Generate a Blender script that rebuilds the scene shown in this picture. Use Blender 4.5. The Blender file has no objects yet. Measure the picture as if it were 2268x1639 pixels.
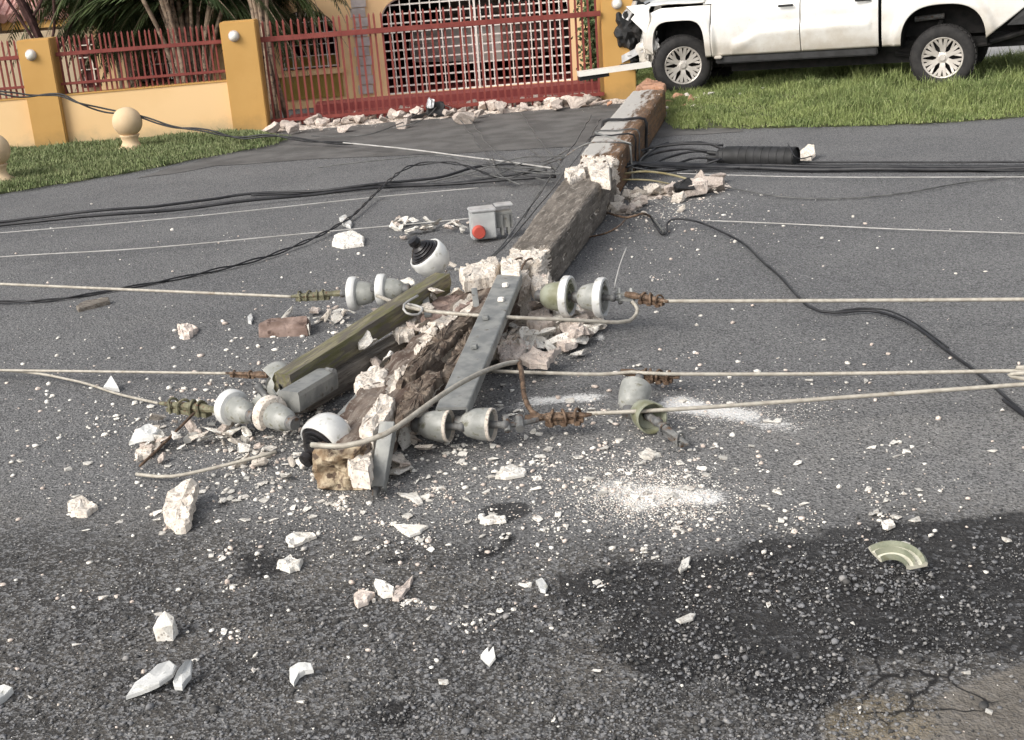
import bpy, bmesh, math, random
import numpy as np
from mathutils import Vector, Matrix, noise, geometry
R = math.radians
random.seed(7); rng = np.random.default_rng(7)
S = bpy.context.scene
COL = S.collection
# ------------------------------------------------------------------ camera
FPX, CW, CH, TILT, ROLL, EYE = 2844.0, 2268.0, 1639.0, R(18), R(4.3), 1.85
_c, _s = math.cos(TILT), math.sin(TILT)
FW = Vector((0, _c, -_s)); UP = Vector((0, _s, _c)); RT = Vector((1, 0, 0))
CX = RT*math.cos(ROLL) - UP*math.sin(ROLL)
CY = RT*math.sin(ROLL) + UP*math.cos(ROLL)
cam = bpy.data.objects.new('camera', bpy.data.cameras.new('camera')); COL.objects.link(cam)
cam.matrix_world = Matrix(((CX.x, CY.x, -FW.x, 0), (CX.y, CY.y, -FW.y, 0), (CX.z, CY.z, -FW.z, EYE), (0, 0, 0, 1)))
cam.data.sensor_width = 36; cam.data.lens = 36*FPX/CW
cam.data.clip_end = 800; cam.data.clip_start = 0.05
S.camera = cam
# ------------------------------------------------------------------ sky, sun, exposure
SUN_EL, SUN_AZ = R(38), math.atan2(-0.62, -0.55)      # sun behind and to the left of the viewer, soft
w = bpy.data.worlds.new("World"); S.world = w; w.use_nodes = True
nt = w.node_tree; bg = nt.nodes['Background']; sky = nt.nodes.new('ShaderNodeTexSky')
sky.sky_type = 'NISHITA'; sky.sun_disc = False; sky.sun_elevation = SUN_EL; sky.sun_rotation = SUN_AZ
sky.dust_density = 4.0; sky.air_density = 1.0
hs = nt.nodes.new('ShaderNodeHueSaturation'); hs.inputs['Saturation'].default_value = 0.30
nt.links.new(sky.outputs[0], hs.inputs['Color']); nt.links.new(hs.outputs[0], bg.inputs[0])
bg.inputs[1].default_value = 0.15
sl = bpy.data.lights.new('sun', 'SUN'); sl.energy = 1.35; sl.angle = R(30); sl.color = (1, 0.95, 0.87)
so = bpy.data.objects.new('sun', sl); COL.objects.link(so)
sdir = Vector((math.sin(SUN_AZ)*math.cos(SUN_EL), math.cos(SUN_AZ)*math.cos(SUN_EL), math.sin(SUN_EL)))
so.rotation_euler = sdir.to_track_quat('Z', 'Y').to_euler(); so.location = (0, 0, 30)
S.view_settings.view_transform = 'Standard'; S.view_settings.look = 'None'
S.view_settings.exposure = 0.50; S.view_settings.gamma = 1

# ------------------------------------------------------------------ survey helpers: a sighting (x, y of the picture) to a place in the world
def ray(px, py): return FW*FPX + CX*(px-CW/2) + CY*(CH/2-py)
def G(px, py, z=0.0):
    d = ray(px, py); t = (z-EYE)/d.z
    return Vector((d.x*t, d.y*t, z))
def onw(px, py, off, k=0.06):      # on the upright plane y = off + k x
    d = ray(px, py); t = off/(d.y-k*d.x)
    return Vector((d.x*t, d.y*t, EYE+d.z*t))
def P2(v):
    v = Vector(v)-Vector((0, 0, EYE)); z = v.dot(FW)
    return CW/2+FPX*v.dot(CX)/z, CH/2-FPX*v.dot(CY)/z
# ------------------------------------------------------------------ object helpers
def tag(o, label=None, cat=None, group=None, kind=None):
    if label: o['label'] = label
    if cat: o['category'] = cat
    if group: o['group'] = group
    if kind: o['kind'] = kind
    return o
def empty(name, loc=(0, 0, 0), rz=0, label=None, cat=None, group=None):
    o = bpy.data.objects.new(name, None); COL.objects.link(o); o.location = loc; o.rotation_euler = (0, 0, rz)
    return tag(o, label, cat, group)
def mk(name, vs, fs, mats, parent=None, smooth=False, mi=None):
    me = bpy.data.meshes.new(name)
    me.from_pydata([tuple(v) for v in vs], [], fs)
    if not isinstance(mats, (list, tuple)): mats = [mats]
    for m in mats: me.materials.append(m)
    if mi is not None: me.polygons.foreach_set('material_index', mi)
    if smooth: me.polygons.foreach_set('use_smooth', [True]*len(me.polygons))
    me.update()
    o = bpy.data.objects.new(name, me); COL.objects.link(o)
    if parent: o.parent = parent
    return o
def mknp(name, V, Fq, mats, mi=None, smooth=False, parent=None):     # numpy arrays; Fq is (n, k)
    me = bpy.data.meshes.new(name); n, k = Fq.shape
    me.vertices.add(len(V)); me.vertices.foreach_set('co', V.astype(np.float32).ravel())
    me.loops.add(n*k); me.loops.foreach_set('vertex_index', Fq.astype(np.int32).ravel())
    me.polygons.add(n); me.polygons.foreach_set('loop_start', np.arange(0, n*k, k, dtype=np.int32))
    me.polygons.foreach_set('loop_total', np.full(n, k, dtype=np.int32))
    for m in mats: me.materials.append(m)
    if mi is not None: me.polygons.foreach_set('material_index', mi.astype(np.int32))
    if smooth: me.polygons.foreach_set('use_smooth', np.ones(n, dtype=bool))
    me.update(calc_edges=True); me.validate()
    o = bpy.data.objects.new(name, me); COL.objects.link(o)
    if parent: o.parent = parent
    return o
class MB:
    def __init__(s): s.v = []; s.f = []; s.m = []
    def add(s, vs, fs, m=0, M=None):
        b = len(s.v)
        s.v += [(M @ Vector(v)) if M is not None else Vector(v) for v in vs]
        s.f += [tuple(i+b for i in f) for f in fs]; s.m += [m]*len(fs); return s
    def box(s, x0, x1, y0, y1, z0, z1, m=0, M=None, bev=0.0):
        if bev <= 0:
            vs = [(x, y, z) for z in (z0, z1) for y in (y0, y1) for x in (x0, x1)]
            return s.add(vs, [(0, 2, 3, 1), (4, 5, 7, 6), (0, 1, 5, 4), (1, 3, 7, 5), (3, 2, 6, 7), (2, 0, 4, 6)], m, M)
        bm = bmesh.new(); bmesh.ops.create_cube(bm, size=1)
        for v in bm.verts: v.co = Vector(((x0+x1)/2+v.co.x*(x1-x0), (y0+y1)/2+v.co.y*(y1-y0), (z0+z1)/2+v.co.z*(z1-z0)))
        bmesh.ops.bevel(bm, geom=bm.edges[:], offset=bev, segments=2, affect='EDGES')
        bm.verts.index_update(); s.add([v.co for v in bm.verts], [tuple(v.index for v in f.verts) for f in bm.faces], m, M); bm.free(); return s
    def tube(s, pts, r, n=8, m=0, cap=True, M=None):
        pts = [Vector(p) for p in pts]; b = []; fs = []
        rr = r if isinstance(r, (list, tuple)) else [r]*len(pts)
        nrm = None
        for i, p in enumerate(pts):
            t = (pts[min(i+1, len(pts)-1)]-pts[max(i-1, 0)]).normalized()
            if nrm is None:
                nrm = t.orthogonal().normalized()
            nrm = (nrm - t*nrm.dot(t)).normalized(); bn = t.cross(nrm)
            for k in range(n):
                a = 2*math.pi*k/n; b.append(p+(nrm*math.cos(a)+bn*math.sin(a))*rr[i])
        for i in range(len(pts)-1):
            for k in range(n):
                k2 = (k+1) % n; fs.append((i*n+k, i*n+k2, (i+1)*n+k2, (i+1)*n+k))
        if cap:
            fs.append(tuple(range(n-1, -1, -1))); q = (len(pts)-1)*n; fs.append(tuple(q+k for k in range(n)))
        return s.add(b, fs, m, M)
    def bar(s, a, b, wd, ht, m=0, up=(0, 0, 1)):      # rectangular bar from a to b
        a = Vector(a); b = Vector(b); t = (b-a).normalized(); sd = t.cross(Vector(up)).normalized(); u = sd.cross(t)
        vs = [p+sd*sx*wd/2+u*sz*ht/2 for p in (a, b) for sx, sz in ((-1, -1), (1, -1), (1, 1), (-1, 1))]
        return s.add(vs, [(0, 1, 2, 3), (7, 6, 5, 4), (0, 4, 5, 1), (1, 5, 6, 2), (2, 6, 7, 3), (3, 7, 4, 0)], m)
    def lathe(s, prof, n=32, m=0, M=None, ms=None):     # profile (r, z) round Z
        vs = []; fs = []; mm = []
        for r, z in prof:
            for k in range(n):
                a = 2*math.pi*k/n; vs.append((r*math.cos(a), r*math.sin(a), z))
        for i in range(len(prof)-1):
            for k in range(n):
                k2 = (k+1) % n; fs.append((i*n+k, i*n+k2, (i+1)*n+k2, (i+1)*n+k)); mm.append(ms[i] if ms else m)
        b = len(s.f); s.add(vs, fs, m, M); s.m[b:] = mm; return s
    def build(s, name, mats, parent=None, smooth=False, auto=False):
        o = mk(name, s.v, s.f, mats, parent, smooth, s.m)
        if auto:
            me = o.data; me.polygons.foreach_set('use_smooth', [True]*len(me.polygons))
            bm = bmesh.new(); bm.from_mesh(me)
            for e in bm.edges:
                if len(e.link_faces) == 2 and e.calc_face_angle(0) > R(38): e.smooth = False
            bm.to_mesh(me); bm.free()
        return o
def spline(pts, step=0.04):
    pts = [Vector(p) for p in pts]; out = []
    for i in range(len(pts)-1):
        p0 = pts[max(i-1, 0)]; p1 = pts[i]; p2 = pts[i+1]; p3 = pts[min(i+2, len(pts)-1)]
        n = max(2, int((p2-p1).length/step))
        for k in range(n):
            t = k/n
            out.append(0.5*((2*p1)+(p2-p0)*t+(2*p0-5*p1+4*p2-p3)*t*t+(3*p1-p0-3*p2+p3)*t**3))
    out.append(pts[-1]); return out
def frameM(origin, z, xhint=(0, 0, 1)):
    z = Vector(z).normalized(); x = Vector(xhint); x = (x-z*x.dot(z))
    if x.length < 1e-4: x = z.orthogonal()
    x.normalize(); y = z.cross(x)
    return Matrix(((x.x, y.x, z.x, origin[0]), (x.y, y.y, z.y, origin[1]), (x.z, y.z, z.z, origin[2]), (0, 0, 0, 1)))
def copy_tree(o, parent=None):
    c = o.copy(); COL.objects.link(c)
    if parent: c.parent = parent
    for ch in [q for q in bpy.data.objects if q.parent == o]: copy_tree(ch, c)
    return c
# ------------------------------------------------------------------ materials
def newmat(name, rough=0.8, metal=0.0, spec=0.5):
    m = bpy.data.materials.new(name); m.use_nodes = True
    b = m.node_tree.nodes['Principled BSDF']
    b.inputs['Roughness'].default_value = rough; b.inputs['Metallic'].default_value = metal
    b.inputs['Specular IOR Level'].default_value = spec
    return m, m.node_tree, b
def N(nt, t, **kw):
    n = nt.nodes.new(t)
    for k, v in kw.items():
        if k in n.inputs: n.inputs[k].default_value = v
        else: setattr(n, k, v)
    return n
def mixc(nt, fac, a, b, blend='MIX'):
    n = nt.nodes.new('ShaderNodeMix'); n.data_type = 'RGBA'; n.blend_type = blend
    for i, v in ((0, fac), (6, a), (7, b)):
        if isinstance(v, bpy.types.NodeSocket): nt.links.new(v, n.inputs[i])
        elif i == 0: n.inputs[0].default_value = v
        else: n.inputs[i].default_value = (*v, 1)
    return n.outputs[2]
def ramp(nt, src, lo, hi, a=0.0, b=1.0):
    n = nt.nodes.new('ShaderNodeMapRange'); n.interpolation_type = 'SMOOTHSTEP'
    nt.links.new(src, n.inputs[0]); n.inputs[1].default_value = lo; n.inputs[2].default_value = hi
    n.inputs[3].default_value = a; n.inputs[4].default_value = b; return n.outputs[0]
def nz(nt, co, scale, detail=4, rough=0.55):
    n = N(nt, 'ShaderNodeTexNoise', Scale=scale, Detail=detail, Roughness=rough); nt.links.new(co, n.inputs['Vector']); return n.outputs['Fac']
def math_(nt, op, a, b=0.5):
    n = nt.nodes.new('ShaderNodeMath'); n.operation = op
    for i, v in ((0, a), (1, b)):
        if isinstance(v, bpy.types.NodeSocket): nt.links.new(v, n.inputs[i])
        else: n.inputs[i].default_value = v
    return n.outputs[0]
def bump(nt, b, h, strength=0.4, dist=0.01, prev=None):
    n = N(nt, 'ShaderNodeBump', Strength=strength, Distance=dist); nt.links.new(h, n.inputs['Height'])
    if prev: nt.links.new(prev, n.inputs['Normal'])
    nt.links.new(n.outputs[0], b.inputs['Normal']); return n.outputs[0]
def coord(nt, world=False):
    if world: return nt.nodes.new('ShaderNodeNewGeometry').outputs['Position']
    return nt.nodes.new('ShaderNodeTexCoord').outputs['Object']
def mottled(name, c1, c2, scale=6, rough=0.8, c3=None, s3=40, t3=(0.6, 0.75), metal=0, spec=0.4, bs=0.25, bd=0.004, bsc=None, stretch=None, rand=0.0, t12=(0.35, 0.65)):
    m, nt, b = newmat(name, rough, metal, spec); co = coord(nt)
    if stretch:
        mp = N(nt, 'ShaderNodeMapping'); mp.inputs['Scale'].default_value = stretch; nt.links.new(co, mp.inputs[0]); co = mp.outputs[0]
    c = mixc(nt, ramp(nt, nz(nt, co, scale), *t12), c1, c2)
    if c3: c = mixc(nt, ramp(nt, nz(nt, co, s3), *t3), c, c3)
    if rand:
        oi = nt.nodes.new('ShaderNodeObjectInfo')
        v = ramp(nt, oi.outputs['Random'], 0, 1, 1-rand, 1+rand*0.5)
        hv = nt.nodes.new('ShaderNodeHueSaturation'); nt.links.new(c, hv.inputs['Color']); nt.links.new(v, hv.inputs['Value']); c = hv.outputs[0]
    nt.links.new(c, b.inputs['Base Color'])
    bump(nt, b, nz(nt, co, bsc or scale*8, 3), bs, bd)
    return m
def specks(m, scale, lo, col, k):
    nt = m.node_tree; b = nt.nodes['Principled BSDF']; src = b.inputs['Base Color'].links[0].from_socket; co = coord(nt, True)
    v = N(nt, 'ShaderNodeTexVoronoi', Scale=scale); nt.links.new(co, v.inputs['Vector']); sc = nt.nodes.new('ShaderNodeSeparateColor'); nt.links.new(v.outputs['Color'], sc.inputs[0])
    f = math_(nt, 'MULTIPLY', math_(nt, 'MULTIPLY', ramp(nt, sc.outputs[0], lo, lo+.04), ramp(nt, v.outputs['Distance'], .55, .35)), k)
    nt.links.new(mixc(nt, f, src, col), b.inputs['Base Color'])
M = {}
M['cream'] = mottled('fresh_concrete', (.60, .53, .45), (.74, .68, .60), 30, .92, (.36, .28, .22), 55, (.60, .72), bs=.6, bd=.006, bsc=90)
M['pinkish'] = mottled('old_concrete_rubble', (.55, .46, .40), (.70, .61, .54), 14, .92, (.38, .30, .25), 35, (.6, .75), bs=.6, bd=.01, bsc=60, rand=.25)
M['chip'] = mottled('concrete_chip', (.68, .64, .57), (.80, .78, .73), 30, .9, (.5, .42, .34), 70, (.6, .72), bs=.4, rand=.3)
M['porcelain'] = mottled('white_porcelain', (.54, .54, .525), (.68, .68, .655), 9, .25, (.34, .33, .27), 26, (.58, .76), spec=.5, bs=.05)
M['grey_porc'] = mottled('weathered_porcelain', (.25, .255, .235), (.38, .38, .355), 16, .38, (.15, .145, .10), 30, (.52, .70), bs=.15)
M['olive_porc'] = mottled('mossy_porcelain', (.17, .17, .10), (.30, .31, .24), 12, .45, (.10, .10, .06), 30, (.58, .72), bs=.15)
M['black_gloss'] = mottled('black_glaze', (.008, .008, .009), (.02, .017, .017), 20, .25, bs=.1)
M['galv'] = mottled('galvanised_steel', (.20, .205, .20), (.32, .32, .30), 12, .5, (.14, .12, .10), 24, (.6, .75), metal=.35, bs=.1)
M['galv_dk'] = mottled('dull_steel', (.13, .13, .13), (.22, .22, .21), 20, .6, (.12, .07, .04), 30, (.5, .7), metal=.3)
M['rust'] = mottled('rusty_bronze', (.10, .062, .04), (.20, .135, .09), 30, .7, (.05, .035, .025), 50, (.5, .65), metal=.25)
M['mossclamp'] = mottled('mossy_fitting', (.09, .085, .05), (.20, .19, .12), 30, .7, (.12, .05, .03), 50, (.55, .7))
M['mosswood'] = mottled('mossy_wood', (.13, .125, .055), (.24, .215, .14), 4, .9, (.125, .11, .09), 7, (.44, .60), stretch=(1, 8, 8), bs=.6, bd=.008)
M['greywood'] = mottled('weathered_wood', (.15, .13, .11), (.30, .27, .23), 7, .9, (.07, .05, .035), 14, (.5, .7), stretch=(1, 10, 10), bs=.7, bd=.008)
M['brownchunk'] = mottled('brown_wood', (.16, .11, .09), (.27, .20, .17), 14, .9, (.08, .05, .04), 20, (.55, .7), bs=.5)
M['conductor'] = mottled('aged_conductor', (.34, .31, .26), (.46, .43, .37), 30, .6, (.24, .2, .15), 18, (.6, .75), metal=.15)
M['thinwire'] = mottled('pale_wire', (.33, .32, .30), (.45, .44, .42), 10, .55)
M['blackcable'] = mottled('black_cable', (.012, .012, .014), (.03, .03, .032), 10, .5)
M['greycable'] = mottled('grey_cable', (.07, .07, .07), (.13, .13, .125), 10, .6)
M['peach'] = mottled('peach_wall_paint', (.76, .515, .26), (.80, .55, .29), 1.2, .85, (.66, .46, .25), 3, (.66, .85), bs=.12, bd=.003, bsc=50)
M['ochre'] = mottled('ochre_paint', (.50, .285, .085), (.54, .315, .10), 2, .8, (.42, .24, .07), 4, (.62, .85), bs=.12, bd=.003, bsc=50)
M['peach2'] = mottled('facade_paint', (.82, .56, .30), (.85, .60, .33), 1.0, .85, (.62, .36, .16), 3, (.6, .85), bs=.1)
M['olive_wall'] = mottled('olive_paint', (.26, .18, .04), (.32, .23, .06), 3, .85)
M['tan'] = mottled('tan_wall', (.44, .34, .22), (.50, .40, .28), 2, .85)
M['redmetal'] = mottled('red_fence_paint', (.18, .035, .028), (.22, .05, .038), 8, .6, (.12, .03, .02), 14, (.6, .8))
M['maroon'] = mottled('maroon_floor', (.21, .045, .042), (.25, .06, .055), 4, .75)
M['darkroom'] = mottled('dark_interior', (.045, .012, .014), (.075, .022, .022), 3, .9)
M['whitegrille'] = mottled('white_grille_paint', (.72, .66, .60), (.78, .74, .69), 9, .6)
M['tile'] = mottled('roof_tile', (.40, .20, .17), (.52, .30, .26), 8, .85)
M['stone'] = mottled('stone_quoins', (.42, .38, .36), (.55, .50, .48), 10, .9)
M['sphere'] = mottled('ornament_concrete', (.60, .44, .27), (.66, .50, .32), 5, .85, (.58, .44, .27), 12, (.6, .8))
M['lampwhite'] = mottled('lamp_glass', (.75, .72, .66), (.8, .78, .72), 10, .3)
M['trunk'] = mottled('palm_stem', (.17, .12, .085), (.33, .25, .18), 14, .9, (.05, .035, .03), 20, (.5, .7))
M['trunkdark'] = mottled('dark_bark', (.045, .02, .018), (.09, .045, .04), 12, .9)
M['plastic'] = mottled('black_plastic', (.012, .012, .012), (.025, .025, .026), 10, .6)
M['tyre'] = mottled('tyre_rubber', (.018, .017, .017), (.032, .03, .029), 12, .85, bs=.2)
M['under'] = mottled('underbody', (.008, .008, .008), (.02, .018, .017), 12, .8)
M['rim'] = mottled('alloy_rim', (.42, .39, .35), (.58, .54, .49), 5, .35, metal=.3)
M['silver'] = mottled('bare_aluminium', (.42, .42, .42), (.58, .58, .58), 10, .4, metal=.35)
M['greybox'] = mottled('grey_enclosure', (.38, .39, .39), (.46, .47, .46), 10, .5)
M['redcap'] = mottled('red_plastic', (.42, .07, .05), (.50, .10, .07), 12, .5)
M['brick'] = mottled('orange_brick', (.42, .22, .13), (.52, .30, .20), 12, .9, (.3, .16, .1), 25, (.55, .7), rand=.25)
M['glass'] = mottled('tinted_glass', (.02, .022, .024), (.03, .032, .034), 4, .08)
M['redlens'] = mottled('red_lens', (.22, .01, .012), (.28, .02, .02), 6, .2)
M['straw'] = mottled('dry_grass', (.24, .20, .10), (.36, .32, .20), 12, .9)
M['bone'] = mottled('glaze_edge', (.50, .48, .38), (.62, .60, .50), 20, .35)
for k_ in ('cream', 'pinkish', 'chip'): specks(M[k_], 110, .72, (.30, .26, .22), .75); specks(M[k_], 60, .82, (.45, .40, .36), .7)
def addgrime(m, c, z0, z1, k, sc=4):
    nt = m.node_tree; b = nt.nodes['Principled BSDF']; src = b.inputs['Base Color'].links[0].from_socket; co = coord(nt)
    sx = nt.nodes.new('ShaderNodeSeparateXYZ'); nt.links.new(co, sx.inputs[0])
    h = math_(nt, 'ADD', sx.outputs[2], math_(nt, 'MULTIPLY', math_(nt, 'SUBTRACT', nz(nt, co, sc, 6, .7), .5), (z1-z0)*1.6))
    n = mixc(nt, ramp(nt, h, z0, z1, k, 0), src, c); nt.links.new(n, b.inputs['Base Color'])
addgrime(M['peach'], (.42, .33, .20), .0, .22, .75); addgrime(M['ochre'], (.30, .20, .08), .0, .25, .7)
def paint():
    m, nt, b = newmat('white_truck_paint', .28); co = coord(nt)
    c = mixc(nt, ramp(nt, nz(nt, co, 2.2, 5), .45, .75), (.68, .67, .64), (.57, .53, .47))
    c = mixc(nt, ramp(nt, nz(nt, co, 30, 3), .62, .8), c, (.50, .45, .38))
    nt.links.new(c, b.inputs['Base Color']); b.inputs['Coat Weight'].default_value = .5; b.inputs['Coat Roughness'].default_value = .12
    bump(nt, b, nz(nt, co, 3, 2), .03, .02); return m
M['paint'] = paint(); M['truckpaint'] = paint(); addgrime(M['truckpaint'], (.36, .30, .22), .35, .85, .6, 3)
def leafmat(name, a, b_, c_, rand=.3, sc=2.5):
    m, nt, b = newmat(name, .65, spec=.25); co = coord(nt, True)
    c = mixc(nt, ramp(nt, nz(nt, co, sc, 5, .65), .38, .62), a, b_)
    c = mixc(nt, ramp(nt, nz(nt, co, 45, 2), .52, .7), c, c_)
    nt.links.new(c, b.inputs['Base Color']); return m
M['grass_l'] = leafmat('lawn_blades', (.135, .175, .07), (.20, .235, .105), (.30, .29, .17))
M['grass_r'] = leafmat('rough_grass_blades', (.13, .175, .058), (.22, .265, .09), (.35, .36, .18), sc=1.8)
M['soil'] = mottled('verge_soil', (.05, .062, .024), (.085, .085, .04), 5, .95, bs=.5, bd=.02, bsc=30)
M['palmleaf'] = leafmat('palm_leaf', (.045, .075, .028), (.09, .125, .045), (.20, .22, .13))

# pole concrete: dark weathering with streaks along the pole; 'u' (metres along the pole) is stored as an attribute
def polemat(name, a, b_, c_, pale=None):
    m, nt, b = newmat(name, .85, spec=.35)
    at = nt.nodes.new('ShaderNodeAttribute'); at.attribute_name = 'pc'; co = at.outputs['Vector']
    mp = N(nt, 'ShaderNodeMapping'); mp.inputs['Scale'].default_value = (.9, 6, 6); nt.links.new(co, mp.inputs[0]); st = mp.outputs[0]
    c = mixc(nt, ramp(nt, nz(nt, st, 3.0, 6, .65), .40, .60), a, b_)
    c = mixc(nt, ramp(nt, nz(nt, st, 7, 6, .7), .50, .66), c, c_)
    mp2 = N(nt, 'ShaderNodeMapping'); mp2.inputs['Scale'].default_value = (1.5, 30, 30); nt.links.new(co, mp2.inputs[0])
    c = mixc(nt, ramp(nt, nz(nt, mp2.outputs[0], 3, 4, .7), .55, .72, 0, .5), c, (.04, .034, .028))
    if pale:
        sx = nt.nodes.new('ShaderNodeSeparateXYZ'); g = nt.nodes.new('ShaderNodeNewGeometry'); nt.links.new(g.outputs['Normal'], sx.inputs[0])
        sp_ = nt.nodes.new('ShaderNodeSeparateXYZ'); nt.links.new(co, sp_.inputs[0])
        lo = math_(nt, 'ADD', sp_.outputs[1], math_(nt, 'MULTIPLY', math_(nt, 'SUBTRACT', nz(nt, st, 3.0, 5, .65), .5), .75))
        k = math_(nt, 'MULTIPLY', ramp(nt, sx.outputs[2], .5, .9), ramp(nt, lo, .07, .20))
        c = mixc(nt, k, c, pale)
    c = mixc(nt, ramp(nt, nz(nt, co, 45, 4, .7), .58, .70, 0, .7), c, (.42, .39, .34))
    nt.links.new(c, b.inputs['Base Color'])
    bump(nt, b, nz(nt, st, 14, 5, .7), .5, .006); return m
M['splinter'] = mottled('splintered_skin', (.075, .052, .038), (.19, .15, .115), 16, .9, (.30, .25, .20), 30, (.56, .7), bs=.8, bd=.012, bsc=70)
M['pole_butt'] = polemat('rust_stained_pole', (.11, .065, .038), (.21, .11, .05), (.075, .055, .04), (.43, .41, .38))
M['pole_mid'] = polemat('dark_weathered_pole', (.10, .085, .07), (.18, .155, .13), (.30, .265, .225))
M['pole_tip'] = polemat('splintered_pole_skin', (.09, .06, .045), (.20, .16, .13), (.28, .24, .20))

# ------------------------------------------------------------------ ground and road
GM = mottled('dry_ground', (.10, .09, .07), (.15, .13, .10), .4, .95)
o = mk('ground', [(-400, -60, -.03), (400, -60, -.03), (400, 700, -.03), (-400, 700, -.03)], [(0, 1, 2, 3)], GM); tag(o, kind='structure')
def smooth(a, b, x):
    t = min(1, max(0, (x-a)/(b-a))) if a != b else 0
    return t*t*(3-2*t)
def seg_d(p, a, b):
    ab = b-a; t = max(0, min(1, (p-a).dot(ab)/ab.dot(ab))); return (p-a-ab*t).length
def asphalt():
    m, nt, b = newmat('asphalt', .9, spec=.3); co = coord(nt, True)
    at = nt.nodes.new('ShaderNodeAttribute'); at.attribute_name = 'zone'; sp = nt.nodes.new('ShaderNodeSeparateColor'); nt.links.new(at.outputs['Color'], sp.inputs[0])
    dark, powd, coarse = sp.outputs[0], sp.outputs[1], sp.outputs[2]
    big = nz(nt, co, .9, 5, .6); mid = nz(nt, co, 6, 5, .65)
    v = N(nt, 'ShaderNodeTexVoronoi', Scale=150); nt.links.new(co, v.inputs['Vector'])
    v2 = N(nt, 'ShaderNodeTexVoronoi', Scale=72); nt.links.new(co, v2.inputs['Vector'])
    sc = nt.nodes.new('ShaderNodeSeparateColor'); nt.links.new(v.outputs['Color'], sc.inputs[0])
    sc2 = nt.nodes.new('ShaderNodeSeparateColor'); nt.links.new(v2.outputs['Color'], sc2.inputs[0])
    c = mixc(nt, ramp(nt, big, .35, .65), (.132, .132, .134), (.168, .167, .166))
    c = mixc(nt, ramp(nt, mid, .52, .75, 0, .6), c, (.165, .163, .158))
    # coarse worn gravelly zone in the foreground
    cz = mixc(nt, ramp(nt, nz(nt, co, 2.6, 4, .6), .38, .64), (.040, .037, .034), (.092, .084, .074))
    c = mixc(nt, coarse, c, cz)
    dust = math_(nt, 'MULTIPLY', at.outputs['Alpha'], ramp(nt, mid, .3, .7, .35, .75))
    c = mixc(nt, dust, c, (.255, .245, .23))
    # aggregate stones
    g1 = ramp(nt, sc.outputs[0], .55, 1.0, 0, .85)
    c = mixc(nt, math_(nt, 'MULTIPLY', g1, .8), c, (.32, .315, .31))
    dk = math_(nt, 'MULTIPLY', ramp(nt, sc.outputs[1], .5, .9), .75)
    c = mixc(nt, dk, c, (.035, .035, .036))
    g2 = math_(nt, 'MULTIPLY', ramp(nt, sc2.outputs[0], .72, .98, 0, .55), coarse)
    c = mixc(nt, g2, c, (.24, .24, .245))
    v3 = N(nt, 'ShaderNodeTexVoronoi', Scale=34); nt.links.new(co, v3.inputs['Vector']); sc3 = nt.nodes.new('ShaderNodeSeparateColor'); nt.links.new(v3.outputs['Color'], sc3.inputs[0])
    c = mixc(nt, math_(nt, 'MULTIPLY', math_(nt, 'MULTIPLY', ramp(nt, sc3.outputs[0], .80, .92), ramp(nt, v3.outputs['Distance'], .5, .3)), math_(nt, 'MULTIPLY', coarse, .55)), c, (.24, .24, .24))
    at2 = nt.nodes.new('ShaderNodeAttribute'); at2.attribute_name = 'zone2'; s2 = nt.nodes.new('ShaderNodeSeparateColor'); nt.links.new(at2.outputs['Color'], s2.inputs[0])
    tanm = ramp(nt, math_(nt, 'ADD', s2.outputs[1], math_(nt, 'MULTIPLY', math_(nt, 'SUBTRACT', mid, .5), .8)), .35, .7, 0, .85)
    c = mixc(nt, tanm, c, mixc(nt, ramp(nt, nz(nt, co, 14, 4, .6), .4, .65), (.135, .120, .102), (.20, .18, .155)))
    c = mixc(nt, ramp(nt, math_(nt, 'ADD', s2.outputs[2], math_(nt, 'MULTIPLY', math_(nt, 'SUBTRACT', mid, .5), 1.2)), .4, 1.0, 0, .4), c, (.28, .225, .14))
    dn = N(nt, 'ShaderNodeTexNoise', Scale=5, Detail=3); nt.links.new(co, dn.inputs['Vector'])
    va = nt.nodes.new('ShaderNodeVectorMath'); va.operation = 'MULTIPLY_ADD'; nt.links.new(dn.outputs['Color'], va.inputs[0]); va.inputs[1].default_value = (.3, .3, 0); nt.links.new(co, va.inputs[2])
    ve = N(nt, 'ShaderNodeTexVoronoi', Scale=4.5, feature='DISTANCE_TO_EDGE'); nt.links.new(va.outputs[0], ve.inputs['Vector'])
    c = mixc(nt, math_(nt, 'MULTIPLY', ramp(nt, ve.outputs['Distance'], .045, .012, 0, .92), ramp(nt, s2.outputs[0], .2, .6)), c, (.012, .011, .011))
    # near-black patch and spots from the zone mask, slightly less rough
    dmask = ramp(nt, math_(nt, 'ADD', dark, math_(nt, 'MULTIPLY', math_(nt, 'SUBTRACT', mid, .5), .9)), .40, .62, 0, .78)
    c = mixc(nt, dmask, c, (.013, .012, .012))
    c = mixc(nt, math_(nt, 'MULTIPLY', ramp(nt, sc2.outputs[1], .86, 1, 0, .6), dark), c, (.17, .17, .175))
    # white powder
    fine = nz(nt, co, 70, 4, .8); brk = nz(nt, co, 9, 5, .7)
    pm = math_(nt, 'ADD', math_(nt, 'MULTIPLY', powd, 1.15), math_(nt, 'ADD', math_(nt, 'MULTIPLY', math_(nt, 'SUBTRACT', fine, .5), 1.6), math_(nt, 'MULTIPLY', math_(nt, 'SUBTRACT', brk, .5), 1.0)))
    pmask = math_(nt, 'MULTIPLY', ramp(nt, pm, .55, 1.0, 0, .92), ramp(nt, powd, .02, .35))
    c = mixc(nt, pmask, c, (.74, .73, .71))
    nt.links.new(c, b.inputs['Base Color'])
    rg = math_(nt, 'SUBTRACT', .92, math_(nt, 'MULTIPLY', dmask, .25)); nt.links.new(rg, b.inputs['Roughness'])
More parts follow.
